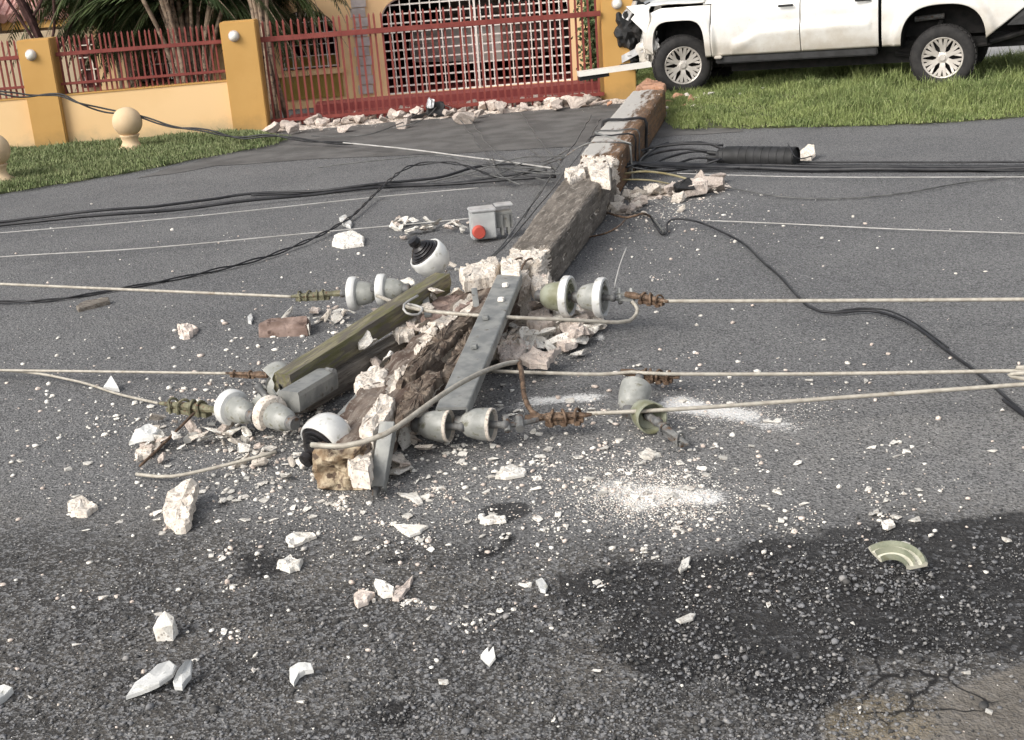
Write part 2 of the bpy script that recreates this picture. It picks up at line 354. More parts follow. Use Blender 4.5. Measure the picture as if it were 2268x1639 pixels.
    n1 = bump(nt, b, v.outputs['Distance'], .55, .006)
    bump(nt, b, v2.outputs['Distance'], .5, .008, n1)
    return m
M['asphalt'] = asphalt()
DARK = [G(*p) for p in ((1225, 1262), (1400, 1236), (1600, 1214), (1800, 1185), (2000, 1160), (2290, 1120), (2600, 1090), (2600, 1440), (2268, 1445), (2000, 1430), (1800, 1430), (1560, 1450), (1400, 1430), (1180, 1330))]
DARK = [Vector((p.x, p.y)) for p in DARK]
POWD = [((1440, 1092), (1560, 1100), .13, 1.0), ((1370, 1080), (1420, 1110), .15, .8), ((1500, 895), (1660, 925), .13, 1.0), ((1660, 930), (1740, 945), .16, .7), ((1180, 888), (1310, 880), .10, .9),
        ((1080, 905), (1180, 895), .10, .5), ((1250, 1040), (1330, 1090), .25, .45), ((1320, 760), (1335, 735), .035, .9), ((360, 905), (560, 990), .3, .38), ((480, 860), (560, 840), .2, .35), ((880, 990), (1050, 960), .18, .35), ((1150, 700), (1320, 690), .25, .45), ((1380, 440), (1590, 440), .35, .5), ((900, 510), (1030, 505), .25, .4), ((1060, 1060), (1260, 1090), .35, .30)]
POWD = [(Vector(G(*a)[:2]), Vector(G(*b)[:2]), r, s) for a, b, r, s in POWD]
CBL = [(0, 1150), (700, 1180), (1200, 1225), (1700, 1195), (2268, 1140)]
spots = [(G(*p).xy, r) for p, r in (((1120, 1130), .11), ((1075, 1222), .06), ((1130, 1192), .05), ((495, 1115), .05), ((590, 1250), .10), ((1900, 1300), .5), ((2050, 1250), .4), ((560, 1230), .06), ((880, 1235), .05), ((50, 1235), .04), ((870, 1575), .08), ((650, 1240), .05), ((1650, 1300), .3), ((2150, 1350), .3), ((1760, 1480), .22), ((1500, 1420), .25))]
def inside(p, poly):
    r = False; j = len(poly)-1
    for i in range(len(poly)):
        a, b = poly[i], poly[j]
        if (a.y > p.y) != (b.y > p.y) and p.x < (b.x-a.x)*(p.y-a.y)/(b.y-a.y)+a.x: r = not r
        j = i
    return r
def road():
    xs = list(np.arange(-14, -5, .5))+list(np.arange(-5, 5, .05))+list(np.arange(5, 20, .5)); ys = list(np.arange(1.6, 6.6, .05))+list(np.arange(6.6, 18.01, .15))
    nx, ny = len(xs), len(ys); V = np.zeros((nx*ny, 3)); C = np.zeros((nx*ny, 4)); C2 = np.zeros((nx*ny, 4)); i = 0
    for y in ys:
        for x in xs:
            z = .006*noise.noise((x*.8, y*.8, 0))*smooth(11.5, 10, y)
            q = Vector((x, y)); n1 = noise.noise((x*2.2, y*2.2, 3)); n2 = noise.noise((x*9, y*9, 5))
            d = 0; pw = 0; cs = 0
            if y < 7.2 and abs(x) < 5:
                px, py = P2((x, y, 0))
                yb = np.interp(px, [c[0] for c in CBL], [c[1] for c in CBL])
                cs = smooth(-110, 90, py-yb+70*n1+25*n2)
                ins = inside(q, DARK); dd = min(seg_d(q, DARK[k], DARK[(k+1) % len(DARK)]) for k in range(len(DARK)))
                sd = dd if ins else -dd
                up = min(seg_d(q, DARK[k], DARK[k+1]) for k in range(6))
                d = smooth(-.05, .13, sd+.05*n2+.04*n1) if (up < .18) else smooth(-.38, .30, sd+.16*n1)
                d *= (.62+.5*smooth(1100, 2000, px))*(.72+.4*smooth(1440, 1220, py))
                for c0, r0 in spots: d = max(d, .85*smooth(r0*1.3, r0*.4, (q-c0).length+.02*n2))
            if y < 12:
                for a, b2, r0, s0 in POWD:
                    pw = max(pw, s0*smooth(r0*1.35, 0, seg_d(q, a, b2)+.05*n1*min(1, r0*5)))
            du = 0
            if y < 9 and abs(x) < 6:
                px, py = P2((x, y, 0)); du = smooth(780, 1000, py)*smooth(1230-40*smooth(900, 2268, px), 1080, py)*(.35+.65*smooth(700, 1700, px))*(.75+.5*n1)
                du = max(du, .55*smooth(450, 120, abs(px-1000))*smooth(760, 900, py)*smooth(1220, 1060, py))
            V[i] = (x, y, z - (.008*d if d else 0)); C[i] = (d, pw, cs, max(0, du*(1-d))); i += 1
    for j in range(nx*ny):
        x, y = V[j, 0], V[j, 1]
        if y > 5 or abs(x) > 4: continue
        px, py = P2((x, y, 0)); n1 = noise.noise((x*2.5, y*2.5, 3))
        C2[j] = (smooth(190, 90, math.hypot((px-2060)*.75, (py-1500)*1.3)+60*n1) , smooth(-40, 90, (px-2060)*.55+(py-1530)+90*n1)*smooth(1380, 1460, py), smooth(130, 40, math.hypot((px-1950)*.6, py-1610)), 1)
    I = np.arange(nx*ny).reshape(ny, nx)
    Fq = np.stack([I[:-1, :-1], I[:-1, 1:], I[1:, 1:], I[1:, :-1]], -1).reshape(-1, 4)
    o = mknp('road', V, Fq, [M['asphalt']], smooth=True)
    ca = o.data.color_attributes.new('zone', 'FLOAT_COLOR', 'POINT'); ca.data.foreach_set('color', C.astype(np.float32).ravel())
    ca = o.data.color_attributes.new('zone2', 'FLOAT_COLOR', 'POINT'); ca.data.foreach_set('color', C2.astype(np.float32).ravel())
    tag(o, kind='structure')
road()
o = mk('foreground_pavement', [(-14, -6, .001), (20, -6, .001), (20, 1.6, .001), (-14, 1.6, .001)], [(0, 1, 2, 3)], M['asphalt']); tag(o, kind='structure')

# darker gravelly apron between road and gate, raised 4 mm
def sheet(name, px, mat, z, kind='structure', grid=.12, wob=.06, rise=None):
    poly = [G(p[0], p[1], z) if len(p) == 2 else Vector((p[0], p[1], z)) for p in px]
    P_ = []
    for i in range(len(poly)):
        a, b = poly[i], poly[(i+1) % len(poly)]; n = max(1, int((b-a).length/grid))
        for k in range(n):
            q = a.lerp(b, k/n); q = q+Vector((noise.noise(q*3), noise.noise(q*3+Vector((9, 9, 0))), 0))*wob; P_.append(q)
    bm = bmesh.new(); vs = [bm.verts.new(p) for p in P_]; bm.faces.new(vs)
    bmesh.ops.triangulate(bm, faces=bm.faces[:])
    bm.normal_update()
    if sum(f.normal.z for f in bm.faces) < 0: bmesh.ops.reverse_faces(bm, faces=bm.faces[:])
    me = bpy.data.meshes.new(name); bm.to_mesh(me); bm.free(); me.materials.append(mat)
    o = bpy.data.objects.new(name, me); COL.objects.link(o); tag(o, kind=kind); return o, [Vector((p.x, p.y)) for p in P_]
M['apron'] = mottled('worn_dark_tarmac', (.088, .084, .080), (.135, .13, .124), 3, .95, (.17, .165, .155), 60, (.6, .72), bs=.5, bd=.006, bsc=160)
sheet('driveway_apron', [(300, 395), (480, 368), (700, 352), (1000, 340), (1300, 322), (1500, 300), (1640, 292), (1640, 225), (1500, 200), (1330, 215), (900, 240), (560, 300), (540, 325)], M['apron'], .004)
M['yard'] = mottled('grey_driveway', (.24, .24, .23), (.32, .31, .30), 1.5, .9)
o = mk('driveway', [(5.9, 17.0, .012), (30, 14.2, .012), (30, 60, .012), (5.9, 60, .012)], [(0, 1, 2, 3)], M['yard']); tag(o, kind='structure')

# verges
def mesh_verge(name, px, zf, mat, gap=.12):
    poly = [G(p[0], p[1]).xy if p[2] == 0 else Vector(p[:2]) for p in px]
    bb = (min(p.x for p in poly), max(p.x for p in poly), min(p.y for p in poly), max(p.y for p in poly))
    xs = np.arange(bb[0], bb[1]+gap, gap); ys = np.arange(bb[2], bb[3]+gap, gap)
    V = []; idx = {}; Fs = []
    def d_in(q):
        d = min(seg_d(q, poly[i], poly[(i+1) % len(poly)]) for i in range(len(poly))); return d if inside(q, poly) else -d
    D = {}
    for j, y in enumerate(ys):
        for i, x in enumerate(xs):
            q = Vector((x, y)); d = d_in(q)+.07*noise.noise((x*4, y*4, 1))+.03*noise.noise((x*13, y*13, 1)); D[i, j] = d
            idx[i, j] = len(V); V.append((x, y, -.012+zf(x, y)*smooth(-.02, .25, d) if d > -.02 else -.012))
    for j in range(len(ys)-1):
        for i in range(len(xs)-1):
            if max(D[i, j], D[i+1, j], D[i+1, j+1], D[i, j+1]) > -.01: Fs.append((idx[i, j], idx[i+1, j], idx[i+1, j+1], idx[i, j+1]))
    o = mk(name, V, Fs, mat, smooth=True); tag(o, kind='structure')
    return poly, d_in
def wally(x): return 15.9+.06*x
LV = [(-9, 8.8, 1), (-200, 470, 0), (0, 432, 0), (170, 405, 0), (300, 383, 0), (450, 352, 0), (580, 330, 0), (640, 312, 0), (560, 297, 0), (-3.0, 15.75, 1), (-6, 15.6, 1), (-12, 15.3, 1)]
RV = [(1490, 290, 0), (1700, 286, 0), (1900, 282, 0), (2080, 275, 0), (2268, 262, 0), (2600, 240, 0), (14, 14.2, 1), (8.2, 16.2, 1), (6.3, 17.0, 1), (6.1, 21, 1), (2.2, 21, 1), (1.9, 16.6, 1), (1.95, 15.2, 1), (1.9, 14.0, 1)]
zl = lambda x, y: .045
zr = lambda x, y: .045+.035*smooth(13.2, 15, y)
lp, ld = mesh_verge('grass_verge_ground', LV, zl, M['soil'])
rp, rd = mesh_verge('roadside_verge_ground', RV, zr, M['soil'])
def blades(name, poly, din, zf, n, h0, h1, wd, mat, label, hf=None):
    bb = (max(-9, min(p.x for p in poly)), min(12, max(p.x for p in poly)), min(p.y for p in poly), max(p.y for p in poly))
    V = []; Fs = []; c = 0; t = 0
    while c < n and t < n*6:
        t += 1; x = rng.uniform(bb[0], bb[1]); y = rng.uniform(bb[2], bb[3]); q = Vector((x, y))
        px, py = P2((x, y, 0))
        if px < -500 or px > 3000: continue
        d = din(q); e_ = .10*noise.noise((x*5, y*5, 2))+.07*noise.noise((x*17, y*17, 2))
        if d+e_ < rng.uniform(-.10, .04): continue
        if noise.noise((x*1.6, y*1.6, 12)) > .42 and rng.random() < .7: continue
        cl = noise.noise((x*2.3, y*2.3, 7)); cl2 = noise.noise((x*7, y*7, 9))
        h = (h0+(h1-h0)*smooth(-.5, .6, cl+.5*cl2))*rng.uniform(.4, 1.35)*(1.6 if rng.random() < .04 else 1)*smooth(-.15, .35, d+.1)*(hf(x, y) if hf else 1)
        if cl2 < -.42 and rng.random() < .75: continue
        z = zf(x, y)-.012; a = rng.uniform(0, 6.283); lx = math.cos(a)*h*rng.uniform(.1, .8); ly = math.sin(a)*h*rng.uniform(.1, .8)
        a2 = rng.uniform(0, 3.14); ux, uy = math.cos(a2)*wd/2, math.sin(a2)*wd/2; b = len(V)
        V += [(x-ux, y-uy, z-.01), (x+ux, y+uy, z-.01), (x+ux*.7+lx*.4, y+uy*.7+ly*.4, z+h*.6), (x-ux*.7+lx*.4, y-uy*.7+ly*.4, z+h*.6), (x+lx, y+ly, z+h)]
        Fs += [(b, b+1, b+2, b+3), (b+3, b+2, b+4)]; c += 1
    o = mk(name, V, Fs, mat); tag(o, label, 'grass', kind='stuff')
blades('grass', lp, ld, zl, 66000, .03, .065, .012, M['grass_l'], 'short green lawn along the foot of the peach wall')
blades('grass', rp, rd, zr, 165000, .035, .13, .010, M['grass_r'], 'longer bright grass under and in front of the white pickup', hf=lambda x, y: .50+.85*smooth(2.4, 4.4, x)*smooth(12.4, 13.6, y+.1*x))

# ------------------------------------------------------------------ boundary wall, pillars, fences
WA = math.atan(.06); WK = .06
def wl(u, d=0, z=0, off=15.9):     # wall frame: u along, d depth behind, z up
    return Vector((u*math.cos(WA)-d*math.sin(WA), off+u*math.sin(WA)+d*math.cos(WA), z))
def uz(px, py, off):
    p = onw(px, py, off); return p.x/math.cos(WA), p.z
def wroot(name, u, off, label, cat, group=None):
    return empty(name, wl(u, 0, 0, off), WA, label, cat, group)
def pillar(u0, u1, h, label, off=15.9, dep=.36, ul=None, zl_=None):
    r = wroot('gate_pillar', u0, off, label, 'pillar', 'ochre pillars of the boundary wall')
    MB().box(0, u1-u0, -.03, dep, -.03, h, bev=.012).build('shaft', M['ochre'], r)
    lp_ = empty('wall_lamp', wl(ul, -.03, zl_, off), WA, {'a': 'round white lamp on the leftmost ochre pillar', 'b': 'round white lamp on the pillar between low wall and red gate', 'c': 'round white lamp on the pillar behind the wrecked bumper'}[label[:1] if 0 else key], 'lamp', 'round lamps on the ochre pillars')
    Mx = Matrix.Rotation(R(90), 4, 'X')
    MB().lathe([(0, .0), (.062, .0), (.066, .012), (.058, .024), (0, .026)], 24, M=Mx).build('lamp_base', M['stone'], lp_, auto=True)
    MB().lathe([(.054, .024), (.052, .045), (.04, .064), (.02, .074), (0, .077)], 24, M=Mx).build('lamp_shade', M['lampwhite'], lp_, smooth=True)
    return r
u1l, _ = uz(82, 338, 15.9); u1r, _ = uz(150, 331, 15.9); u2l, _ = uz(519, 298, 15.9); u2r, _ = uz(586, 290, 15.9)
_, h1 = uz(40, 90, 15.9); _, h2 = uz(485, 50, 15.9)
u1r = u1l+.38; u2r = u2l+.42
key = 'a'; ul, zz = uz(67, 122, 15.85); pillar(u1l, u1r, h1, 'ochre pillar at the far left, between two peach wall stretches', ul=ul, zl_=zz)
key = 'b'; ul, zz = uz(517, 80, 15.85); pillar(u2l, u2r, h2, 'ochre pillar between the low peach wall and the red gate fence', ul=ul, zl_=zz)
O3 = 16.12
u3l, _ = uz(1334, 100, O3); _, h3 = uz(1340, -60, O3)
key = 'c'; ul, zz = uz(1366, 8, O3-.05); pillar(u3l, u3l+.40, h3, 'ochre pillar partly hidden by the wrecked front of the pickup', off=O3, ul=ul, zl_=zz)
def lowwall(ua, ub, za, zb, label):
    r = wroot('low_wall', ua, 15.9, label, 'wall', 'peach low walls under the red railing'); L = ub-ua
    MB().add([(0, .06, -.05), (L, .06, -.05), (L, .06, zb), (0, .06, za), (0, .24, -.05), (L, .24, -.05), (L, .24, zb), (0, .24, za)],
             [(0, 1, 2, 3), (5, 4, 7, 6), (3, 2, 6, 7), (4, 0, 3, 7), (1, 5, 6, 2)]).build('wall_face', M['peach'], r)
    MB().bar((0, .15, za+.006), (L, .15, zb+.006), .20, .014).build('coping', M['ochre'], r)
_, za = uz(128, 213, 15.96); _, zb = uz(503, 180, 15.96)
lowwall(u1r+.002, u2l-.002, za, zb, 'low peach wall with red railing between the two left pillars')
lowwall(u1l-3.2, u1l-.002, za-.02, za, 'low peach wall at the left picture edge, left of the first pillar')
def railing(ua, ub, off, zr1, zr2, ztop, zbot, sp, label, bt=.022, rt=.045, sag=(0, 0)):
    r = wroot('fence', ua, off, label, 'fence', 'red metal railings'); L = ub-ua
    for z, t in ((zr1, rt), (zr2, rt*.7)):
        MB().box(0, L, -.02, .02, z-t/2, z+t/2, bev=.004).build('rail', M['redmetal'], r)
    pm = MB().box(-bt/2, bt/2, -bt/2, bt/2, zbot, ztop).add([(-bt/2, -bt/2, ztop), (bt/2, -bt/2, ztop), (bt/2, bt/2, ztop), (-bt/2, bt/2, ztop), (0, 0, ztop+.03)], [(0, 1, 4), (1, 2, 4), (2, 3, 4), (3, 0, 4)])
    p0 = pm.build('picket', M['redmetal'], r); n = int(L/sp); p0.location = (sp*.5, .034, 0)
    for k in range(1, n):
        c = p0.copy(); COL.objects.link(c); c.parent = r; c.location = ((k+.5)*sp, .034 if 1 else 0, 0)
        c.rotation_euler = (0, R(rng.normal(0, .35)), 0)
    return r
_, zt = uz(300, 107, 16.0); _, zb2 = uz(315, 172, 16.0)
railing(u1r+.01, u2l-.01, 16.0, zt, zb2, zt+.18, za+.015, .068, 'red metal railing on the low wall between the two left pillars', bt=.02)
railing(u1l-2.9, u1l-.01, 16.0, zt, zb2, zt+.18, za+.015, .068, 'red metal railing at the left picture edge beyond the first pillar', bt=.02)
_, zt = uz(950, 59, 16.08); _, zb2 = uz(950, 262, 16.08)
railing(u2r+.01, u3l-.01, 16.06, zt, .10, zt+.19, .03, .0835, 'long red picket gate in front of the arched house entrance', bt=.024, rt=.062)
# concrete ball ornaments
def ball(px, py, label):
    g = G(px, py, .03); r = empty('ball_ornament', g, 0, label, 'ornament', 'concrete ball ornaments on the lawn')
    MB().lathe([(0, -.03), (.165, -.03), (.16, .02), (.11, .05), (.085, .10), (.10, .15), (.115, .17), (0, .18)], 32).build('pedestal', M['sphere'], r, smooth=True)
    MB().lathe([(max(0, .165*math.sin(a)), .315-.165*math.cos(a)) for a in [math.pi*k/20 for k in range(21)]], 36).build('ball', M['sphere'], r, smooth=True)
ball(292, 332, 'pale concrete ball on a short pedestal in front of the peach wall')
ball(-2, 402, 'concrete ball ornament cut by the left picture edge')

# ------------------------------------------------------------------ house behind the gate
HO = 18.5
def H(px, py, off=HO): return uz(px, py, off)
def plate(outer, holes, d0, d1, name, mat, parent, off):       # upright plate in (u, z), from depth d0 to d1
    polys = [[Vector((u, z, 0)) for u, z in outer]]+[[Vector((u, z, 0)) for u, z in h] for h in holes]
    tri = geometry.tessellate_polygon(polys); flat = [p for q in polys for p in q]; n = len(flat)
    vs = [wl(p.x, d0, p.y, off) for p in flat]+[wl(p.x, d1, p.y, off) for p in flat]; fs = []
    for t in tri:
        a, b, c = t; ar = (flat[b]-flat[a]).cross(flat[c]-flat[a]).z
        if ar < 0: a, b, c = a, c, b
        fs += [(a, b, c), (c+n, b+n, a+n)]
    b0 = 0
    for q in polys:
        k = len(q)
        for i in range(k): i2 = (i+1) % k; fs.append((b0+i, b0+i2, b0+i2+n, b0+i+n))
        b0 += k
    return mk(name, vs, fs, mat, parent)
def archpts(ul, ur, zb, zs, zt, n=14):        # from bottom-left round the arch
    pts = [(ul, zb), (ur, zb)]; c = (ul+ur)/2; a = (ur-ul)/2
    for k in range(n+1):
        t = math.pi*k/n; pts.append((c+a*math.cos(t), zs+(zt-zs)*math.sin(t)))
    return pts
house = empty('house', (0, 0, 0), 0, 'peach house with a big arched carport behind white grilles', 'house')
wul, wzb = H(628, 156); wur, _ = H(752, 146); _, wzt = H(680, 24); _, wzs = H(690, 75)
gul, gzb = H(860, 211); gur, _ = H(1270, 184); _, gzs = H(860, 55); _, gzt = H(1060, -25)
gzs = gzs+.05
ga = [(gul, gzb), (gur, gzb)]
for k in range(9): t = math.pi/2*k/8; ga.append((gur-.34+.34*math.cos(t), gzs+.30*math.sin(t)))
ga.append(((gul+gur)/2, gzs+.40))
for k in range(9): t = math.pi/2*(1+k/8); ga.append((gul+.34+.34*math.cos(t), gzs+.30*math.sin(t)))
wa = archpts(wul, wur, wzb, wzs, wzt)
h_l, _ = H(560, 100); h_r, _ = H(1322, 100)
plate([(h_l-.6, -.05), (h_r, -.05), (h_r, 3.0), (h_l-.6, 3.0)], [wa, ga], 0, .22, 'wall', M['peach2'], house, HO)
plate([(h_l-.75, 3.0), (h_r+.2, 3.0), (h_r+.2, 3.2), (h_l-.75, 3.2)], [], -.05, 7, 'roof', M['tan'], house, HO)
MB().box(-.02, 1, 0, 1, 0, 1)
bk = MB()
def hb(mb, ua, ub, da, db, z0, z1, off=HO):
    vs = [wl(u, d, z, off) for z in (z0, z1) for d in (da, db) for u in (ua, ub)]
    mb.add(vs, [(0, 2, 3, 1), (4, 5, 7, 6), (0, 1, 5, 4), (1, 3, 7, 5), (3, 2, 6, 7), (2, 0, 4, 6)]); return mb
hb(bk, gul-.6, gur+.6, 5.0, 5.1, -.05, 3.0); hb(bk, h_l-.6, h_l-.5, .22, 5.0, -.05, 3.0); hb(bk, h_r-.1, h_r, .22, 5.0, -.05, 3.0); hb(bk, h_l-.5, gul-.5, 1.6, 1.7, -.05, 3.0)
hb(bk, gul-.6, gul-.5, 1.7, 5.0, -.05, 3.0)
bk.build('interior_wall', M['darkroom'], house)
hb(MB(), h_l-.5, h_r-.1, .22, 5.0, gzb-.12, gzb-.04).build('porch_floor', M['maroon'], house)
# frames + grilles
def outline_tube(pts, d, r, name, mat, parent, off=HO, closed=True):
    q = [wl(u, d, z, off) for u, z in pts]
    if closed: q.append(q[0])
    return MB().tube(q, r, 6).build(name, mat, parent)
gate = empty('entrance_grille', wl(gul, 0, 0, HO), 0, 'white painted grille filling the big arched carport opening', 'grille')
def rel(o, par):
    o.parent = par; o.matrix_parent_inverse = Matrix.Translation(par.location).inverted() if par.type == 'EMPTY' else Matrix(); return o
def zin(u, pts):      # arch height at u
    zs = []
    for i in range(len(pts)):
        a, b = pts[i], pts[(i+1) % len(pts)]
        if (a[0]-u)*(b[0]-u) <= 0 and a[0] != b[0]: zs.append(a[1]+(b[1]-a[1])*(u-a[0])/(b[0]-a[0]))
    return max(zs) if zs else None
rel(outline_tube(ga, .05, .022, 'frame', M['whitegrille'], None), gate)
g = MB(); nb = 19
for k in range(1, nb):
    u = gul+(gur-gul)*k/nb; zt_ = zin(u, ga); 
    g.bar(wl(u, .05, gzb, HO), wl(u, .05, zt_, HO), .036 if k % 6 == 0 else .024, .015, up=(1, 0, 0))
z = gzb+.11
while z < gzs+.36:
    xs = [u for u in np.linspace(gul, gur, 200) if (zin(u, ga) or 0) >= z]
    if xs: g.bar(wl(xs[0], .05, z, HO), wl(xs[-1], .05, z, HO), .015, .021)
    z += .122
rel(g.build('bars', M['whitegrille'], None), gate)
rel(MB().bar(wl((gul+gur)/2-.01, .04, gzb, HO), wl((gul+gur)/2-.01, .04, zin((gul+gur)/2, ga), HO), .05, .03, up=(1, 0, 0)).build('centre_post', M['whitegrille'], None), gate)
win = empty('window_part', (0, 0, 0)); bpy.data.objects.remove(win)
wf = outline_tube(wa, -.01, .012, 'window', M['trunkdark'], house)
g = MB()
for k in range(0, 7):
    u = wul+.03+(wur-wul-.06)*k/6; g.bar(wl(u, -.03, wzb, HO), wl(u, -.03, (zin(u, wa) or wzs), HO), .020, .012, up=(1, 0, 0))
z = wzb+.02
while z < wzt-.05:
    xs = [u for u in np.linspace(wul, wur, 80) if (zin(u, wa) or 0) >= z]
    if xs: g.bar(wl(xs[0], -.03, z, HO), wl(xs[-1], -.03, z, HO), .012, .014)
    z += .15
g.build('grille', M['whitegrille'], wf)
hb(MB(), wul-.05, wur+.05, .21, .23, wzb, wzb+.16).build('pane', M['olive_wall'], wf)
hb(MB(), wul-.08, wur+.08, -.07, -.002, wzb-.09, wzb-.03).build('sill', M['peach2'], wf)
ua_, za_ = H(612, 170); ub_, _ = H(757, 160); _, zc_ = H(690, 218)
hb(MB(), ua_, ub_, -.03, -.002, zc_, wzb-.09).build('dado_panel', M['olive_wall'], house)
# quoin strip of rough stone blocks
ua_, _ = H(786, 120); ub_, _ = H(822, 120); q = MB(); z = .1; k = 0
while z < 2.9:
    j = .02 if k % 2 else 0; hb(q, ua_+j, ub_-.02+j, -.035-.01*random.random(), -.002, z+.006, z+.125); z += .13; k += 1
q.build('quoin', M['stone'], house)
# steps
sa, sz1 = uz(818, 228, 17.6); sb, _ = uz(1318, 190, 17.6)
hb(MB(), sa, sb+.05, 0, .9, -.02, gzb-.03, 17.6).build('step', M['maroon'], house)
sa2, _ = uz(700, 255, 17.1)
hb(MB(), sa2, sb+.05, 0, .5, -.02, .14, 17.1).build('step', M['maroon'], house)
sa3, _ = uz(640, 285, 16.5)
hb(MB(), sa3, sb+.1, 0, .6, -.02, .05, 16.5).build('step', M['maroon'], house)
# white car seen in the dark carport
def hatch(loc, rz, label):
    r = empty('parked_car', loc, rz, label, 'car')
    prof = [(-2.0, .35), (-2.05, .6), (-1.95, .85), (-1.2, .95), (-.6, 1.38), (.9, 1.40), (1.5, 1.0), (2.0, .92), (2.05, .5), (2.0, .3)]
    m = MB(); n = len(prof); ys = [(-.8, .0), (-.72, .03), (.72, .03), (.8, 0)]
    vs = [(x, y, z+(dz if z > .9 else 0)-(.0)) for y, dz in ys for x, z in prof]
    fs = [tuple(range(n)), tuple(range(4*n-1, 3*n-1, -1))]
    for j in range(3):
        for i in range(n): i2 = (i+1) % n; fs.append((j*n+i, (j+1)*n+i, (j+1)*n+i2, j*n+i2))
    m.add(vs, fs); m.build('body', M['paint'], r)
    MB().add([(-1.1, -.805, .95), (-.55, -.805, 1.32), (.85, -.805, 1.34), (1.3, -.805, .98)], [(0, 1, 2, 3), (3, 2, 1, 0)]).build('side_window', M['glass'], r)
    MB().box(-1.0, -.9, -.9, -.8, .9, 1.0).build('mirror', M['plastic'], r)
    for x in (-1.25, 1.25):
        for y in (-.8, .62):
            MB().lathe([(0, 0), (.3, 0), (.31, .03), (.31, .15), (.3, .18), (0, .18)], 20, M=Matrix.Translation((x, y, .3)) @ Matrix.Rotation(R(-90), 4, 'X')).build('wheel', M['tyre'], r)
    MB().box(-2.07, -2.0, -.7, -.4, .62, .74, bev=.01).build('headlight', M['lampwhite'], r); MB().box(-2.07, -2.0, .4, .7, .62, .74, bev=.01).build('headlight', M['lampwhite'], r)
cp = wl(uz(1160, 100, 21)[0], 0, gzb-.04, 21.2)
hatch(cp, WA+R(55), 'pale car parked in the dark carport behind the white grille')
# neighbouring house with tiled roof far left
nh = empty('tiled_house', (0, 0, 0), 0, 'tan neighbouring house with low pink tiled roof, far left', 'house')
NO = 23.0
nl, nzt_ = uz(12, 36, NO); nr, _ = uz(245, 20, NO); nz_e = nzt_
hb(MB(), nl-6, nr+1.6, 0, 6, -.05, nz_e-.02, NO).build('wall', M['tan'], nh)
hb(MB(), nl+.0, nr+1.2, -.32, -.22, nz_e-.22, nz_e-.06, NO).build('fascia', M['ochre'], nh)
t = MB(); u = nl-.1
while u < nr+1.2:
    a = wl(u, -.4, nz_e-.03, NO); b = wl(u, 3.0, nz_e+1.3, NO)
    t.tube([a, b], .085, 8); u += .155
t.build('roof', M['tile'], nh)
hb(MB(), nl-4.2, nl-.2, -.9, -.05, 0, nz_e+.4, NO).build('side_wing', M['ochre'], nh)
for px_ in (20, 300, 420):
    ua_, zq = uz(px_, 90, NO-.05); f = hb(MB(), ua_-.35, ua_+.35, -.03, .04, .5, 1.15, NO-.93 if px_ == 20 else NO-.05).build('window', M['whitegrille'], nh)
    hb(MB(), ua_-.3, ua_+.3, -.045, -.032, .55, 1.10, NO-.93 if px_ == 20 else NO-.05).build('pane', M['glass'], f)
# pale inner garden wall with grey-white grid seen through the railing
gw = empty('garden_wall', (0, 0, 0), 0, 'shaded tan wall with white window bars behind the left railing', 'wall')
a0, _ = uz(-60, 200, 19.5); a1, _ = uz(600, 150, 19.5)
hb(MB(), a0, a1, 0, .2, -.05, 1.25, 19.5).build('wall_face', M['tan'], gw)
for px_ in (215, 300, 345, 400):
    c_, _ = uz(px_, 140, 19.4); mb = MB()
    for k in range(4): hb(mb, c_-.2+.13*k, c_-.182+.13*k, -.03, -.01, .45, 1.1, 19.4)
    for k in range(4): hb(mb, c_-.26, c_+.26, -.045, -.03, .5+.17*k, .515+.17*k, 19.4)
    w_ = mb.build('window_bars', M['whitegrille'], gw)
    hb(MB(), c_-.24, c_+.24, -.008, .05, .42, 1.12, 19.4).build('opening', M['darkroom'], w_)
ac, _ = uz(255, 120, 19.2)
arc = [(ac-.28, 0), (ac+.28, 0)]+[(ac+.28*math.cos(t), 1.15+.22*math.sin(t)) for t in [math.pi*k/12 for k in range(13)]]
plate(arc, [], 0, .15, 'arched_panel', M['peach2'], gw, 19.2)

# ------------------------------------------------------------------ palms and tree
def frond(mb, base, az, L, droop, rise):
    pts = []; d = Vector((math.cos(az), math.sin(az), 0)); n = 16
    for i in range(n+1):
        t = i/n; pts.append(base+d*(L*t*(1-.15*t))+Vector((0, 0, rise*t-droop*t*t)))
    mb.tube(pts, [.012*(1-.8*i/n)+.002 for i in range(n+1)], 4, m=1)
    sd = d.cross(Vector((0, 0, 1)))
    for i in range(2, n*3):
        t = i/(n*3); k = min(n-1, int(t*n)); p = pts[k].lerp(pts[k+1], t*n-k); tg = (pts[k+1]-pts[k]).normalized()
        for s_ in (-1, 1):
            l = L*.30*math.sin(math.pi*min(1, t*.9+.12))*random.uniform(.8, 1.15)
            q = p+(sd*s_*.8+tg*.6+Vector((0, 0, -.45+random.uniform(-.2, .2)))).normalized()*l
            wv = tg*.018; b = len(mb.v); mid = p.lerp(q, .5)+Vector((0, 0, .04*l))
            mb.v += [p-wv*.5, p+wv*.5, mid+wv, mid-wv, q]; mb.f += [(b, b+1, b+2, b+3), (b+3, b+2, b+4)]; mb.m += [0, 0]
